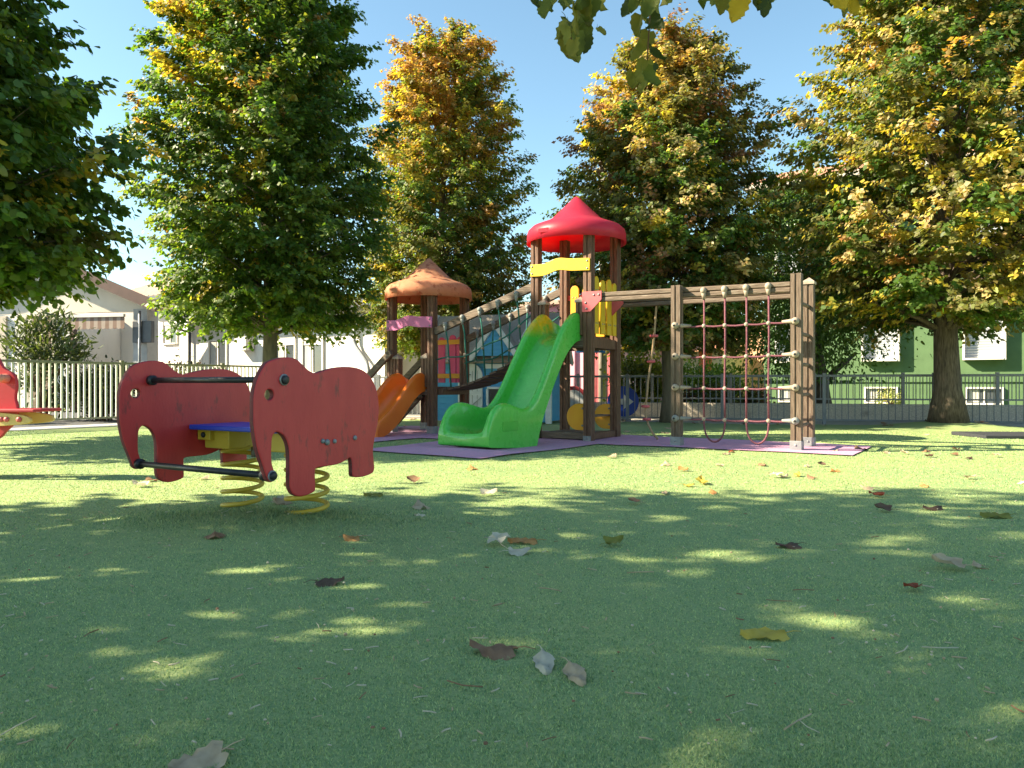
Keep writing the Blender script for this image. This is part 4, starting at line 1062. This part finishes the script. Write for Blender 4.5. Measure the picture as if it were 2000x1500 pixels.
for k, z in enumerate((1.56, 1.235, 0.91, 0.585, 0.26)):
    MB().tube([(X2, PW / 2 - 0.01, z), (X2, YB - PW / 2 + 0.01, z)], 0.021, 10).obj('rung', M['wood_h'], CF)
for y in (0.0, YB):
    tri = [(-0.06, 0.075), (0.20, 0.075), (0.20, -0.03), (0.05, -0.17), (-0.06, -0.17)]
    br_ = meobj('bracket', cutout([tri], 0.014, 0.002, frame((0.0, y - 0.062, 1.745), (1, 0, 0), (0, 0, 1))), M['redbar'], CF)
    for q in ((0.10, 0.03), (0.165, 0.03), (-0.01, -0.06), (0.0, -0.13)): bolt(br_, (q[0], y - 0.069, 1.745 + q[1]), r=0.014)
NX = (1.443, 1.676, 1.909, 2.142); NZ = (1.353, 1.009, 0.662, 0.317)
yN = -0.03
for i, x in enumerate(NX):
    MB().tube([(x, yN, 1.66), (x + 0.004, yN, 1.2), (x - 0.003, yN, 0.7), (x, yN, 0.317)], 0.0105, 8).obj('net_rope', M['rope_p'], CF)
    MB().ball((x, -0.052, 1.735), 0.036, 12, 1.15).tube([(x, -0.048, 1.72), (x, yN - 0.008, 1.64)], [0.03, 0.015], 10).obj('rope_clamp', M['knot'], CF)
for j, z in enumerate(NZ):
    xs_ = [X1 + 0.03] + list(NX) + [X2 - 0.03]
    pts = []
    for a, b in zip(xs_[:-1], xs_[1:]):
        for s in np.linspace(0, 1, 5)[:-1]: pts.append((a + (b - a) * s, yN - 0.006, z - 0.010 * math.sin(s * math.pi) - 0.012 * math.sin((a + (b - a) * s - X1) / (X2 - X1) * math.pi)))
    pts.append((X2 - 0.03, yN - 0.006, z))
    MB().tube(pts, 0.0105, 8).obj('net_rope', M['rope_p'], CF)
    for x in NX: MB().ball((x, yN - 0.003, z - 0.012 * math.sin((x - X1) / (X2 - X1) * math.pi)), 0.025, 10).obj('net_knot', M['knot'], CF)
    for x, sg in ((X1, 1), (X2, -1)):
        yc = -PW / 2 - 0.01 - (0.1 if sg == 1 else 0)
        cl = MB().ball((x, yc, z), 0.04, 12).tube([(x, yc, z), (x + sg * 0.07, yc * 0.4 + yN * 0.6, z), (x + sg * 0.14, yN - 0.006, z)], [0.034, 0.022, 0.014], 10)
        clo = cl.obj('rope_clamp', M['knot' if j < 3 else 'bluegrey'], CF)
        bolt(clo, (x, yc - 0.038, z), r=0.013, m='dark_steel')
for a, b in ((0, 1), (2, 3)):
    xm = (NX[a] + NX[b]) / 2; hw_ = (NX[b] - NX[a]) / 2
    pts = [(xm - hw_ * math.cos(t) * (1 + 0.08 * math.sin(t)), yN, 0.317 - 0.255 * math.sin(t) ** 0.85) for t in np.linspace(0, math.pi, 19)]
    MB().tube(pts, 0.0105, 8).obj('net_loop', M['rope_p'], CF)
# knotted climbing rope
CR = empty('climbing_rope', (0.62, YB, 0), 0, PS)
rp = [(0.0, 0, 1.69), (-0.03, 0, 1.30), (-0.07, 0.0, 0.98), (-0.11, 0, 0.74), (-0.125, 0, 0.55), (-0.145, 0, 0.42), (-0.12, -0.02, 0.26), (-0.03, -0.06, 0.10), (0.06, -0.1, 0.025)]
rps = smooth_loop(rp, 4, closed=False)
MB().tube(rps, 0.014, 8).obj('rope', M['rope_t'], CR)
for q in (rp[1], rp[2], rp[5], rp[6]):
    MB().lathe([(0.014, -0.018), (0.05, -0.014), (0.055, 0), (0.05, 0.014), (0.014, 0.018)], n=14).obj('foot_disc', M['redbar'], CR, loc=q)

# ------------------------------------------------------------------ elephant spring rider
th = R(59.3)
ER = empty('elephant_spring_rider', (-1.29, 4.02, 0.008), th)
tag(ER, 'red twin elephant spring rider with blue seat and yellow springs', 'spring rider')
OUT = [(-0.473, 0.831), (-0.402, 0.827), (-0.355, 0.799), (-0.322, 0.775), (-0.279, 0.763), (-0.239, 0.773), (-0.148, 0.791), (-0.052, 0.797), (0.037, 0.785), (0.1, 0.751), (0.141, 0.7), (0.159, 0.652), (0.168, 0.588), (0.159, 0.509), (0.135, 0.431), (0.123, 0.368), (0.131, 0.304), (0.131, 0.268), (0.111, 0.252), (0.048, 0.243), (-0.008, 0.246), (-0.03, 0.257), (-0.033, 0.288), (-0.036, 0.327), (-0.05, 0.347), (-0.074, 0.337), (-0.137, 0.322), (-0.229, 0.32), (-0.274, 0.317), (-0.281, 0.298), (-0.279, 0.225), (-0.288, 0.209), (-0.327, 0.199), (-0.374, 0.197), (-0.411, 0.21), (-0.431, 0.233), (-0.438, 0.265), (-0.438, 0.355), (-0.442, 0.424), (-0.46, 0.467), (-0.487, 0.492), (-0.513, 0.5), (-0.533, 0.484), (-0.539, 0.444), (-0.539, 0.377), (-0.53, 0.343), (-0.519, 0.315), (-0.521, 0.291), (-0.543, 0.282), (-0.564, 0.299), (-0.589, 0.361), (-0.614, 0.423), (-0.628, 0.477), (-0.638, 0.543), (-0.638, 0.608), (-0.636, 0.667), (-0.622, 0.72), (-0.593, 0.773), (-0.556, 0.81)]
OUT = [(x, z - 0.02) for x, z in OUT]
outl = smooth_loop(OUT, 3)
EYE = (-0.553, 0.645); UB = (-0.473, 0.711); TBp = (-0.54, 0.290)
YN, YF = -0.598, 0.402
for yy, sg in ((YN, 1), (YF, -1)):
    pm = cutout([outl, circle(EYE[0], EYE[1], 0.024, 20)], 0.030, 0.006, frame((0, yy + sg * 0.015, 0), (1, 0, 0), (0, 0, 1)))
    ep = meobj('elephant_panel', pm, M['eleph'], ER)
    pm.materials.append(M['ply_edge'])
    for f_ in pm.polygons:
        if abs(f_.normal.y) < 0.5: f_.material_index = 1
    fs = -1 if yy == YN else 1                       # outward side
    yo = yy if yy == YN else yy
    for p_, r_, mm in ((UB, 0.026, 'steel'), (TBp, 0.024, 'steel')):
        bb = MB().tube([(p_[0], yy, p_[1]), (p_[0], yy + fs * 0.006, p_[1])], r_, 18).obj('washer', M[mm], ep)
        MB().tube([(p_[0], yy + fs * 0.006, p_[1]), (p_[0], yy + fs * 0.016, p_[1]), (p_[0], yy + fs * 0.019, p_[1])], [r_ * 0.78, r_ * 0.74, r_ * 0.5], 18).obj('end_cap', M['dark_steel'], ep)
        MB().tube([(p_[0], yy + sg * 0.03, p_[1]), (p_[0], yy + sg * 0.055, p_[1])], 0.026, 14).obj('collar', M['dark_steel'], ep)
    for bx, bz, r_ in ((-0.236, 0.422, 0.012), (-0.209, 0.415, 0.016), (-0.158, 0.416, 0.012), (-0.017, 0.424, 0.013)):
        bolt(ep, (bx, yy, bz), (0, fs, 0), r_)
for p_ in (UB, TBp): MB().tube([(p_[0], YN + 0.03, p_[1]), (p_[0], YF - 0.03, p_[1])], 0.0148, 14).obj('hand_bar' if p_ is UB else 'foot_bar', M['dark_steel'], ER)
MB().box2((-0.255, YN + 0.033, 0.448), (0.10, YF - 0.033, 0.474)).obj('seat', M['seat_blue'], ER, 0.006)
for yb in (-0.25, 0.25):
    MB().box2((-0.17, yb - 0.10, 0.345), (0.16, yb + 0.10, 0.446)).obj('spring_box', M['yellow_steel'], ER, 0.006)
    hel = []
    nt = 4.6
    for k in range(int(nt * 22) + 1):
        a = k / 22 * 2 * math.pi
        hel.append((0.105 * math.cos(a + 0.7), yb + 0.105 * math.sin(a + 0.7), 0.0 + 0.345 * (k / (nt * 22))))
    MB().tube(hel, 0.0125, 10).obj('spring', M['yellow_steel'], ER)
    MB().tube([(0.06, yb - 0.02, 0.346), (0.06, yb - 0.02, 0.28)], 0.016, 10).obj('spring_clamp', M['steel'], ER)
for y0_, y1_ in ((YF - 0.135, YF - 0.032), (YN + 0.032, YN + 0.23)):
    bx = MB().box2((-0.20, y0_, 0.39), (0.12, y1_, 0.446)).obj('side_bracket', M['yellow_steel'], ER, 0.004)
    bolt(bx, (-0.20, (y0_ + y1_) / 2, 0.418), (-1, 0, 0), 0.016, 'dark_steel')

# spring seesaw cut by the left edge
SS = empty('spring_seesaw', (-4.0, 5.5, 0.0), R(-4))
tag(SS, 'red and yellow spring seesaw cut off by the left edge', 'spring rider')
body = [(-0.33, 0.93), (-0.18, 1.0), (0.0, 1.02), (0.13, 0.99), (0.20, 0.91), (0.255, 0.82), (0.335, 0.77), (0.355, 0.69), (0.345, 0.6), (0.36, 0.52), (0.34, 0.42), (0.27, 0.35), (0.2, 0.29), (0.0, 0.25), (-0.2, 0.29), (-0.34, 0.42), (-0.36, 0.6), (-0.34, 0.72)]
meobj('animal_panel', cutout([smooth_loop(body, 4)], 0.03, 0.005, frame((0, 0, 0), (1, 0, 0), (0, 0, 1))), M['red_gloss'], SS)
bd_ = smooth_loop([(-0.62, 0.42), (-0.64, 0.45), (-0.6, 0.49), (-0.3, 0.50), (0, 0.505), (0.3, 0.495), (0.50, 0.475), (0.55, 0.445), (0.52, 0.415), (0.3, 0.395), (0, 0.375), (-0.3, 0.38)], 3)
for y_ in (-0.12, 0.12): meobj('side_board', cutout([bd_], 0.025, 0.004, frame((0, y_, 0), (1, 0, 0), (0, 0, 1))), M['amber'] if False else mat('pale_yellow_board', (0.62, 0.42, 0.16), (0.68, 0.48, 0.2), 5, rough=0.5), SS)
for x_ in (-0.5, 0.40): MB().box2((x_ - 0.19, -0.15, 0.497), (x_ + 0.19, 0.15, 0.519)).obj('seat_plate', M['red_gloss'], SS, 0.006)
for x_ in (0.335, 0.375, 0.47, -0.37, -0.505): bolt(SS, (x_, -0.133, 0.445), (0, -1, 0), 0.02, 'redbar', 'board_bolt')
hd_ = mat('salmon_handle', (0.62, 0.22, 0.16), (0.66, 0.26, 0.2), 5, rough=0.5)
for x_ in (0.28, -0.28):
    MB().tube([(x_, 0.02, 0.74), (x_, -0.05, 0.74), (x_ + 0.06, -0.14, 0.745), (x_ + 0.065, -0.17, 0.745)], [0.036, 0.034, 0.026, 0.03], 12).obj('handle', hd_, SS)
hel = [(0.1 * math.cos(k / 20 * 6.283), 0.1 * math.sin(k / 20 * 6.283), 0.0 + 0.37 * k / 90) for k in range(91)]
MB().tube(hel, 0.0125, 8).obj('spring', M['yellow_steel'], SS)

# black rubber mat at the right
bmx_ = MB().box((7.7, 9.75, 0.02), (3.3, 0.85, 0.05), Matrix.Rotation(R(-4), 3, 'Z')).obj('rubber_tile', M['rubber'], None, 0.01)
tag(bmx_, 'flat black rubber tile lying on the turf at right', 'rubber mat')

# ------------------------------------------------------------------ hanging twigs of the tree behind the camera
def heart_leaf(L_, W_, fold, curl, seed, rows=9, lobed=False):
    r_ = random.Random(seed)
    V = []; F = []
    for j in range(rows):
        t = j / (rows - 1)
        w = W_ * 1.75 * (t + 0.12) ** 0.45 * max(1 - t, 0) ** 0.75
        if j == 0: w = W_ * 0.45
        y = L_ * t
        for s in (-1, -0.55, 0, 0.55, 1):
            back = 0.10 * L_ * abs(s) * (1 - t) ** 3
            ser = (1 + 0.10 * (1 if j % 2 else -1) * (abs(s) == 1)) * (1 + r_.uniform(-0.05, 0.05))
            x = s * w * ser
            z = -abs(s) ** 1.5 * fold * W_ + curl * L_ * (t - 0.3) ** 2 + r_.uniform(-0.04, 0.04) * L_ + 0.06 * L_ * math.sin(7 * t + 3 * s + seed)
            V.append((x, y - back, z))
    for j in range(rows - 1):
        for k in range(4): F.append((j * 5 + k, j * 5 + k + 1, (j + 1) * 5 + k + 1, (j + 1) * 5 + k))
    return V, F
def leaf_mesh(L_, W_, fold, curl, seed, stem=0.0):
    V, F = heart_leaf(L_, W_, fold, curl, seed)
    m_ = MB().add(V, F, True)
    if stem: m_.tube([(0, 0.0, 0), (0.004, -stem * 0.5, 0.004), (0.012, -stem, -0.002)], [0.0016, 0.0013, 0.001], 5)
    return m_.mesh('leaf')
hang = {}
for k in range(5):
    for mm in ('hang_g', 'hang_o', 'hang_y', 'hang_d', 'hang_l'):
        me_ = leaf_mesh(0.088, 0.037, (0.15, 0.5, 0.9, 0.3, 0.65)[k], (-0.25, -0.5, 0.1, -0.15, -0.7)[k], 60 + k, 0.03)
        me_.materials.append(M[mm]); hang[(k, mm)] = me_
HB = empty('hanging_branch', (0, 0, 0), 0, near_tree)
HB.matrix_parent_inverse = Matrix.Translation(-near_tree.location)
YB0 = 1.85
def hp(u, v, y): return Vector(((u - 1000) / 1450 * y, y, CAM_H - (v - 750) / 1450 * y))
tw = [[(1150, -420, 1.2), (1145, -120, 1.7), (1128, 20, YB0), (1108, 110, YB0)],
      [(1290, -420, 1.2), (1275, -140, 1.7), (1270, 20, YB0), (1262, 150, YB0)],
      [(1480, -420, 1.2), (1440, -100, 1.75), (1420, -12, YB0)],
      [(1690, -420, 1.25), (1650, -80, 1.75), (1640, 15, YB0)],
      [(1040, -400, 1.2), (1045, -120, 1.75), (1050, -8, YB0)]]
for t_ in tw: MB().tube([hp(*q) for q in t_], [0.006, 0.004, 0.0022, 0.0014][:len(t_)], 6).obj('twig', M['twig'], HB)
MB().tube([(1.9, -2.9, 2.6), (1.6, -0.9, 2.7), (1.0, 0.4, 2.35), (0.45, 1.2, 1.72)], [0.05, 0.035, 0.018, 0.006], 8).obj('bough', M['bark_s'], HB)
# leaf base pixel-free coordinates: (x, y, z), pointing angle, tilt, mesh, colour, size
LV = [(1050, -8, -30, 0, 'hang_o', 0.8), (1058, -4, 200, 1, 'hang_g', 0.7), (1062, 2, 185, 0, 'hang_g', 0.75), (1110, -12, 165, 3, 'hang_g', 0.9), (1122, 15, 175, 0, 'hang_o', 1.15), (1140, 5, 190, 1, 'hang_g', 1.15), (1150, -5, 160, 2, 'hang_g', 1.0),
      (1128, 45, 205, 1, 'hang_g', 1.0), (1118, 62, 185, 2, 'hang_o', 1.05), (1130, 60, 172, 0, 'hang_g', 0.95), (1112, 85, 205, 4, 'hang_g', 0.85), (1122, 80, 178, 3, 'hang_o', 0.75), (1105, 35, 215, 2, 'hang_g', 0.8), (1145, 70, 168, 1, 'hang_g', 0.7), (1165, -20, 175, 4, 'hang_g', 0.9),
      (1240, -18, 200, 0, 'hang_o', 0.85), (1255, -10, 160, 1, 'hang_g', 0.85), (1268, 0, 215, 0, 'hang_g', 0.85), (1280, -5, 165, 1, 'hang_g', 0.95), (1268, 35, 228, 4, 'hang_g', 0.8), (1255, 30, 175, 2, 'hang_o', 0.75), (1268, 62, 158, 0, 'hang_o', 0.85), (1262, 92, 222, 1, 'hang_g', 0.85),
      (1264, 118, 165, 3, 'hang_o', 0.85), (1260, 150, 172, 0, 'hang_o', 0.8), (1256, 140, 215, 4, 'hang_g', 0.75), (1225, -22, 185, 3, 'hang_g', 0.8), (1295, -22, 170, 2, 'hang_g', 0.8), (1250, 5, 190, 0, 'hang_o', 0.7),
      (1395, -12, 200, 1, 'hang_g', 0.85), (1410, -15, 175, 0, 'hang_o', 0.8), (1435, -18, 175, 3, 'hang_y', 1.2), (1450, -6, 160, 0, 'hang_y', 0.95), (1425, -20, 190, 2, 'hang_g', 0.8), (1480, -28, 165, 1, 'hang_g', 1.1), (1492, -22, 180, 0, 'hang_g', 1.05), (1385, -25, 215, 4, 'hang_g', 0.8), (1465, -30, 190, 3, 'hang_o', 0.9), (1510, -30, 160, 2, 'hang_g', 0.8),
      (1632, -12, 200, 3, 'hang_y', 0.8), (1645, -15, 178, 0, 'hang_o', 0.85), (1655, -5, 190, 1, 'hang_y', 0.8), (1668, -12, 165, 0, 'hang_o', 0.95), (1610, -22, 195, 4, 'hang_g', 0.8), (1685, -25, 170, 2, 'hang_g', 0.9), (1625, -28, 215, 1, 'hang_g', 0.8), (1700, -32, 165, 0, 'hang_o', 0.8), (1072, -18, 175, 2, 'hang_g', 0.85), (1030, -22, 195, 1, 'hang_g', 0.8)]
rr2 = random.Random(4)
for (u, v, a, k, mm, s) in list(LV):
    if rr2.random() < 0.9:
        LV.append((u + rr2.uniform(-26, 26), v + rr2.uniform(-45, -6), a + rr2.uniform(-50, 50), rr2.randrange(5), rr2.choice(['hang_g', 'hang_d', 'hang_l', 'hang_o', mm]), s * rr2.uniform(0.6, 0.9)))
for i, (u, v, a, k, mm, s) in enumerate(LV):
    if mm == 'hang_g': mm = rr2.choice(['hang_g', 'hang_g', 'hang_d', 'hang_l'])
    s *= 0.74
    yy = YB0 + 0.10 * math.sin(i * 2.7)
    o = link('leaf', hang[(k, mm)], HB, hp(u, v, yy))
    # leaf length runs along +Y of its mesh: turn it to hang, then twist it about its own length
    tw_ = random.uniform(-1.45, 1.45)
    rot = Matrix.Rotation(R(-(a - 180)), 4, 'Y') @ Matrix.Rotation(R(-90) + random.uniform(-0.35, 0.35), 4, 'X') @ Matrix.Rotation(tw_, 4, 'Y')
    o.rotation_euler = rot.to_euler(); o.scale = (s, s, s)

# ------------------------------------------------------------------ fallen leaves
fm = {}
for k in range(6):
    prm = [(0.10, 0.048, 0.12, 0.2), (0.10, 0.042, 0.4, 0.25), (0.09, 0.050, -0.3, 0.35), (0.12, 0.032, 0.2, 0.12), (0.085, 0.050, 0.35, 0.45), (0.11, 0.046, -0.3, 0.2)][k]
    fm[k] = leaf_mesh(*prm, 80 + k, 0.05)
def star_mesh(seed):
    r_ = random.Random(seed); V = [(0, 0, 0.012)]; n = 30
    for i in range(n):
        a = 2 * math.pi * i / n
        rr_ = 0.055 * (0.55 + 0.45 * abs(math.cos(2.5 * a)) ** 0.8) * (1 + r_.uniform(-0.12, 0.12))
        V.append((rr_ * math.cos(a), rr_ * math.sin(a), 0.004 + 0.016 * abs(math.sin(2.5 * a + 0.6)) + r_.uniform(0, 0.008)))
    return MB().add(V, [(0, 1 + i, 1 + (i + 1) % n) for i in range(n)], False).tube([(0, -0.02, 0.008), (0.004, -0.06, 0.004), (0.012, -0.10, 0.004)], [0.0016, 0.0014, 0.001], 5).mesh('leaf')
fm['star'] = star_mesh(3)
cache = {}
def fallen(x, y, k, mm, s, a, label, group, lift=0.012, tilt=0.0):
    if (k, mm) not in cache:
        me_ = fm[k].copy(); me_.materials.clear(); me_.materials.append(M[mm]); cache[(k, mm)] = me_
    o = link('fallen_leaf', cache[(k, mm)], None, (x, y, turf_z(x, y) + lift), 0)
    e_ = Matrix.Rotation(random.uniform(0.0, 0.2), 3, 'X') @ Matrix.Rotation(a, 3, 'Z') @ Matrix.Rotation(random.uniform(-0.2, 0.2), 3, 'Y')
    o.rotation_euler = e_.to_euler(); o.location.z += 0.004 * s; s *= 0.92
    o.scale = (s, s, s)
    tag(o, label, 'leaf', group)
def gp(u, v):
    y = 1015.0 / (v - 750.0); return (u - 1000) / 1450 * y, y
BIG = [(432, 1482, 3 - 3, 'tan', 1.0, 2.2, 'large flat tan leaf at the bottom left of the foreground'),
       (1002, 1282, 1, 'brown', 1.25, 1.4, 'large curled brown leaf in the middle of the foreground'),
       (971, 1062, 'star', 'pale', 1.15, 0.3, 'pale star shaped leaf in the mid turf'),
       (1045, 1060, 3, 'orangel', 1.1, 1.5, 'long orange tan leaf just right of the star shaped leaf'),
       (1183, 1066, 5, 'olivel', 0.85, -1.2, 'olive green leaf further right of the star shaped leaf'),
       (1558, 1067, 1, 'dark', 1.1, 1.7, 'dark curled leaf in the shade at right'),
       (1878, 1113, 2, 'tan', 1.25, 1.3, 'big ribbed tan leaf near the right edge'),
       (1918, 1112, 4, 'tan', 0.5, 0.3, 'small tan scrap beside the big ribbed leaf'),
       (1532, 1247, 3, 'yellowl', 1.1, 1.57, 'long pale yellow leaf lying at lower right'),
       (940, 968, 5, 'pale', 1.0, -1.4, 'pale pointed leaf in front of the green slide'),
       (828, 997, 4, 'tan', 1.25, 0.5, 'upright tan leaf right of the elephant rider'),
       (820, 1020, 'star', 'pale', 0.6, 0.5, 'small pale leaf below the upright tan leaf'),
       (817, 944, 2, 'brown', 1.1, 1.2, 'brown leaf right of the rear elephant leg'),
       (745, 971, 3, 'olivel', 1.0, 1.6, 'olive brown leaf in the sun patch right of the elephant'),
       (925, 919, 4, 'orangel', 1.1, 0.4, 'orange leaf in the sun before the green slide'),
       (285, 953, 5, 'pale', 1.1, 1.3, 'whitish leaf below the far elephant leg'),
       (300, 942, 0, 'brown', 1.0, 0.9, 'brown leaf touching the far elephant leg'),
       (390, 938, 0, 'tan', 0.9, -0.5, 'tan leaf between the elephant legs'),
       (546, 990, 0, 'pale', 1.2, 0.2, 'pale dry leaf leaning on the nearer yellow spring'),
       (560, 1003, 2, 'tan', 1.35, 0.9, 'crumpled tan leaf inside the nearer yellow spring'),
       (1248, 984, 2, 'brown', 0.8, 1.1, 'pinkish brown leaf at the edge of the shade'),
       (1840, 997, 1, 'dark', 1.2, 1.6, 'dark leaf at the shade edge on the right'),
       (1970, 1014, 3, 'olivel', 1.3, 1.5, 'long olive leaf at the right edge'),
       (1795, 1154, 5, 'redl', 0.6, 1.8, 'small red leaf in the right foreground'),
       (1690, 879, 4, 'dark', 1.6, 0.5, 'dark leaf on the right tip of the purple mat')]
for u, v, k, mm, s, a, lb in BIG:
    x, y = gp(u, v); fallen(x, y, k, mm, s, a, lb, 'fallen leaves on the turf')
MID = [(1190, 896, 0, 'tan'), (1298, 911, 4, 'tan'), (1325, 921, 5, 'orangel'), (1370, 947, 5, 'yellowl'), (1390, 961, 3, 'orangel'), (1300, 964, 3, 'tan'), (1407, 909, 0, 'tan'), (1485, 908, 1, 'brown'), (1515, 932, 'star', 'pale'), (1525, 931, 4, 'tan'),
       (1605, 911, 2, 'dark'), (1590, 935, 1, 'brown'), (1635, 920, 4, 'orangel'), (1575, 912, 3, 'tan'), (1805, 949, 4, 'orangel'), (1725, 973, 5, 'redl'), (1740, 1001, 2, 'dark'), (1705, 958, 1, 'tan'), (1885, 936, 5, 'tan'), (1995, 945, 4, 'pale'), (1812, 893, 2, 'dark'), (1890, 898, 1, 'dark'), (1945, 893, 'star', 'tan'), (1808, 882, 4, 'brown'),
       (1860, 890, 0, 'brown'), (1770, 888, 5, 'tan'), (1735, 885, 0, 'tan'), (1425, 888, 3, 'tan'), (1430, 883, 1, 'redl'), (1630, 883, 4, 'tan'), (1870, 880, 5, 'brown'), (1060, 1283 + 6, 3, 'pale'), (1113, 1312, 3, 'tan'), (700, 1058, 4, 'orangel'), (420, 1052, 4, 'brown'), (620, 1143, 1, 'dark'), (995, 1080, 0, 'pale'), (1555, 930, 3, 'yellowl'), (1335, 950, 0, 'yellowl')]
nm_ = {'tan': 'tan', 'brown': 'brown', 'dark': 'dark brown', 'orangel': 'orange', 'yellowl': 'yellow', 'olivel': 'olive', 'pale': 'pale', 'redl': 'reddish'}
ORD = ['first', 'second', 'third', 'fourth', 'fifth', 'sixth', 'seventh', 'eighth', 'ninth', 'tenth', 'eleventh', 'twelfth', 'thirteenth', 'fourteenth', 'fifteenth', 'sixteenth']
MID.sort(key=lambda q: q[0])
seen = {}; tot = {}
for q in MID: tot[q[3]] = tot.get(q[3], 0) + 1
for i, (u, v, k, mm) in enumerate(MID):
    x, y = gp(u, v)
    j = seen.get(mm, 0); seen[mm] = j + 1
    lb = 'small %s leaf scattered on the turf' % nm_[mm]
    if tot[mm] > 1: lb += ', %s such from the left' % ORD[j]
    fallen(x, y, k, mm, random.uniform(0.75, 1.2), random.uniform(0, 6.28), lb, 'scattered fallen leaves')
for i in range(70):
    t = random.uniform(-6.2, 10); dd = random.uniform(0.05, 0.5) if i % 3 else random.uniform(0.3, 3.2)
    q = RF0 + RD * t - RN * (0.2 + dd)
    mm = random.choice(['tan', 'brown', 'brown', 'dark', 'tan', 'tan', 'pale'])
    fallen(q.x, q.y, random.choice([0, 1, 2, 4, 5]), mm, random.uniform(0.8, 1.35), random.uniform(0, 6.28), 'dry %s leaf drifted along the foot of the fence' % nm_[mm], 'leaves along the fence')

# ------------------------------------------------------------------ turf fibres and litter (uncountable)
def fibres():
    n = 330000
    rnd = np.random.default_rng(5)
    yy = 1.25 * (11.0 / 1.25) ** (rnd.uniform(0, 1, n) ** 1.25)
    xx = rnd.uniform(-0.76, 0.76, n) * yy
    zz = bumps(xx, yy)
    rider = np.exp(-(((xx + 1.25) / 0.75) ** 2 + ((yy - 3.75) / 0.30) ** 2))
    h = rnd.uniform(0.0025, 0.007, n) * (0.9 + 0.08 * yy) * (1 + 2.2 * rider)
    w = 0.0010 * (0.6 + 0.5 * yy)
    a = rnd.uniform(0, 6.283, n); b = rnd.uniform(0, 6.283, n); ln = rnd.uniform(0.2, 1.3, n)
    P0 = np.stack([xx - np.cos(a) * w, yy - np.sin(a) * w, zz - 0.001], 1); P1 = np.stack([xx + np.cos(a) * w, yy + np.sin(a) * w, zz - 0.001], 1)
    P2 = np.stack([xx + np.cos(b) * h * ln, yy + np.sin(b) * h * ln, zz + h], 1)
    V = np.stack([P0, P1, P2], 1).reshape(-1, 3).astype(np.float32)
    me = bpy.data.meshes.new('turf_fibres')
    me.vertices.add(3 * n); me.vertices.foreach_set('co', V.ravel())
    me.loops.add(3 * n); me.loops.foreach_set('vertex_index', np.arange(3 * n, dtype=np.int32))
    me.polygons.add(n); me.polygons.foreach_set('loop_start', np.arange(0, 3 * n, 3, dtype=np.int32))
    at = me.attributes.new('lc', 'FLOAT_COLOR', 'POINT')
    base = np.array([(0.245, 0.36, 0.155), (0.335, 0.43, 0.183), (0.47, 0.53, 0.225), (0.14, 0.26, 0.13)])[rnd.integers(0, 4, n)] * rnd.uniform(0.75, 1.25, (n, 1))
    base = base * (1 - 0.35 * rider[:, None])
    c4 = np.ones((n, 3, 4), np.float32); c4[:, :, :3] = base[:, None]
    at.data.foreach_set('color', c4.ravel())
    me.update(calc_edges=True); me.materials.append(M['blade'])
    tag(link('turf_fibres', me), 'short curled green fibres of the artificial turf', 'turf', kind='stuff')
fibres()
lit = {k: MB() for k in ('pale', 'tan', 'brown')}
for i in range(900):
    y = 1.4 * (9.0 / 1.4) ** random.random(); x = random.uniform(-0.72, 0.72) * y
    k = random.choice(['pale', 'pale', 'pale', 'tan', 'tan', 'brown'])
    z = turf_z(x, y) + 0.010
    a = random.uniform(0, 6.28)
    if random.random() < 0.62:
        l = random.uniform(0.004, 0.018) * (1 if random.random() < 0.94 else 3.0); d_ = Vector((math.cos(a), math.sin(a), random.uniform(-0.1, 0.15))) * l
        e_ = Vector((-d_.y, d_.x, 0)) * random.uniform(-0.25, 0.25)
        c_ = Vector((x, y, z))
        lit[k].tube([c_ - d_, c_ + e_, c_ + d_], random.uniform(0.0009, 0.0022), 4)
    else:
        lit[k].ball((x, y, z), random.uniform(0.0022, 0.0055), 5, random.uniform(0.4, 0.9))
for k, b in lit.items():
    tag(b.obj('turf_litter', M[k]), {'pale': 'tiny pale crumbs and straws littering the turf', 'tan': 'tiny tan twigs and crumbs littering the turf', 'brown': 'tiny brown twigs and crumbs littering the turf'}[k], 'litter', kind='stuff')
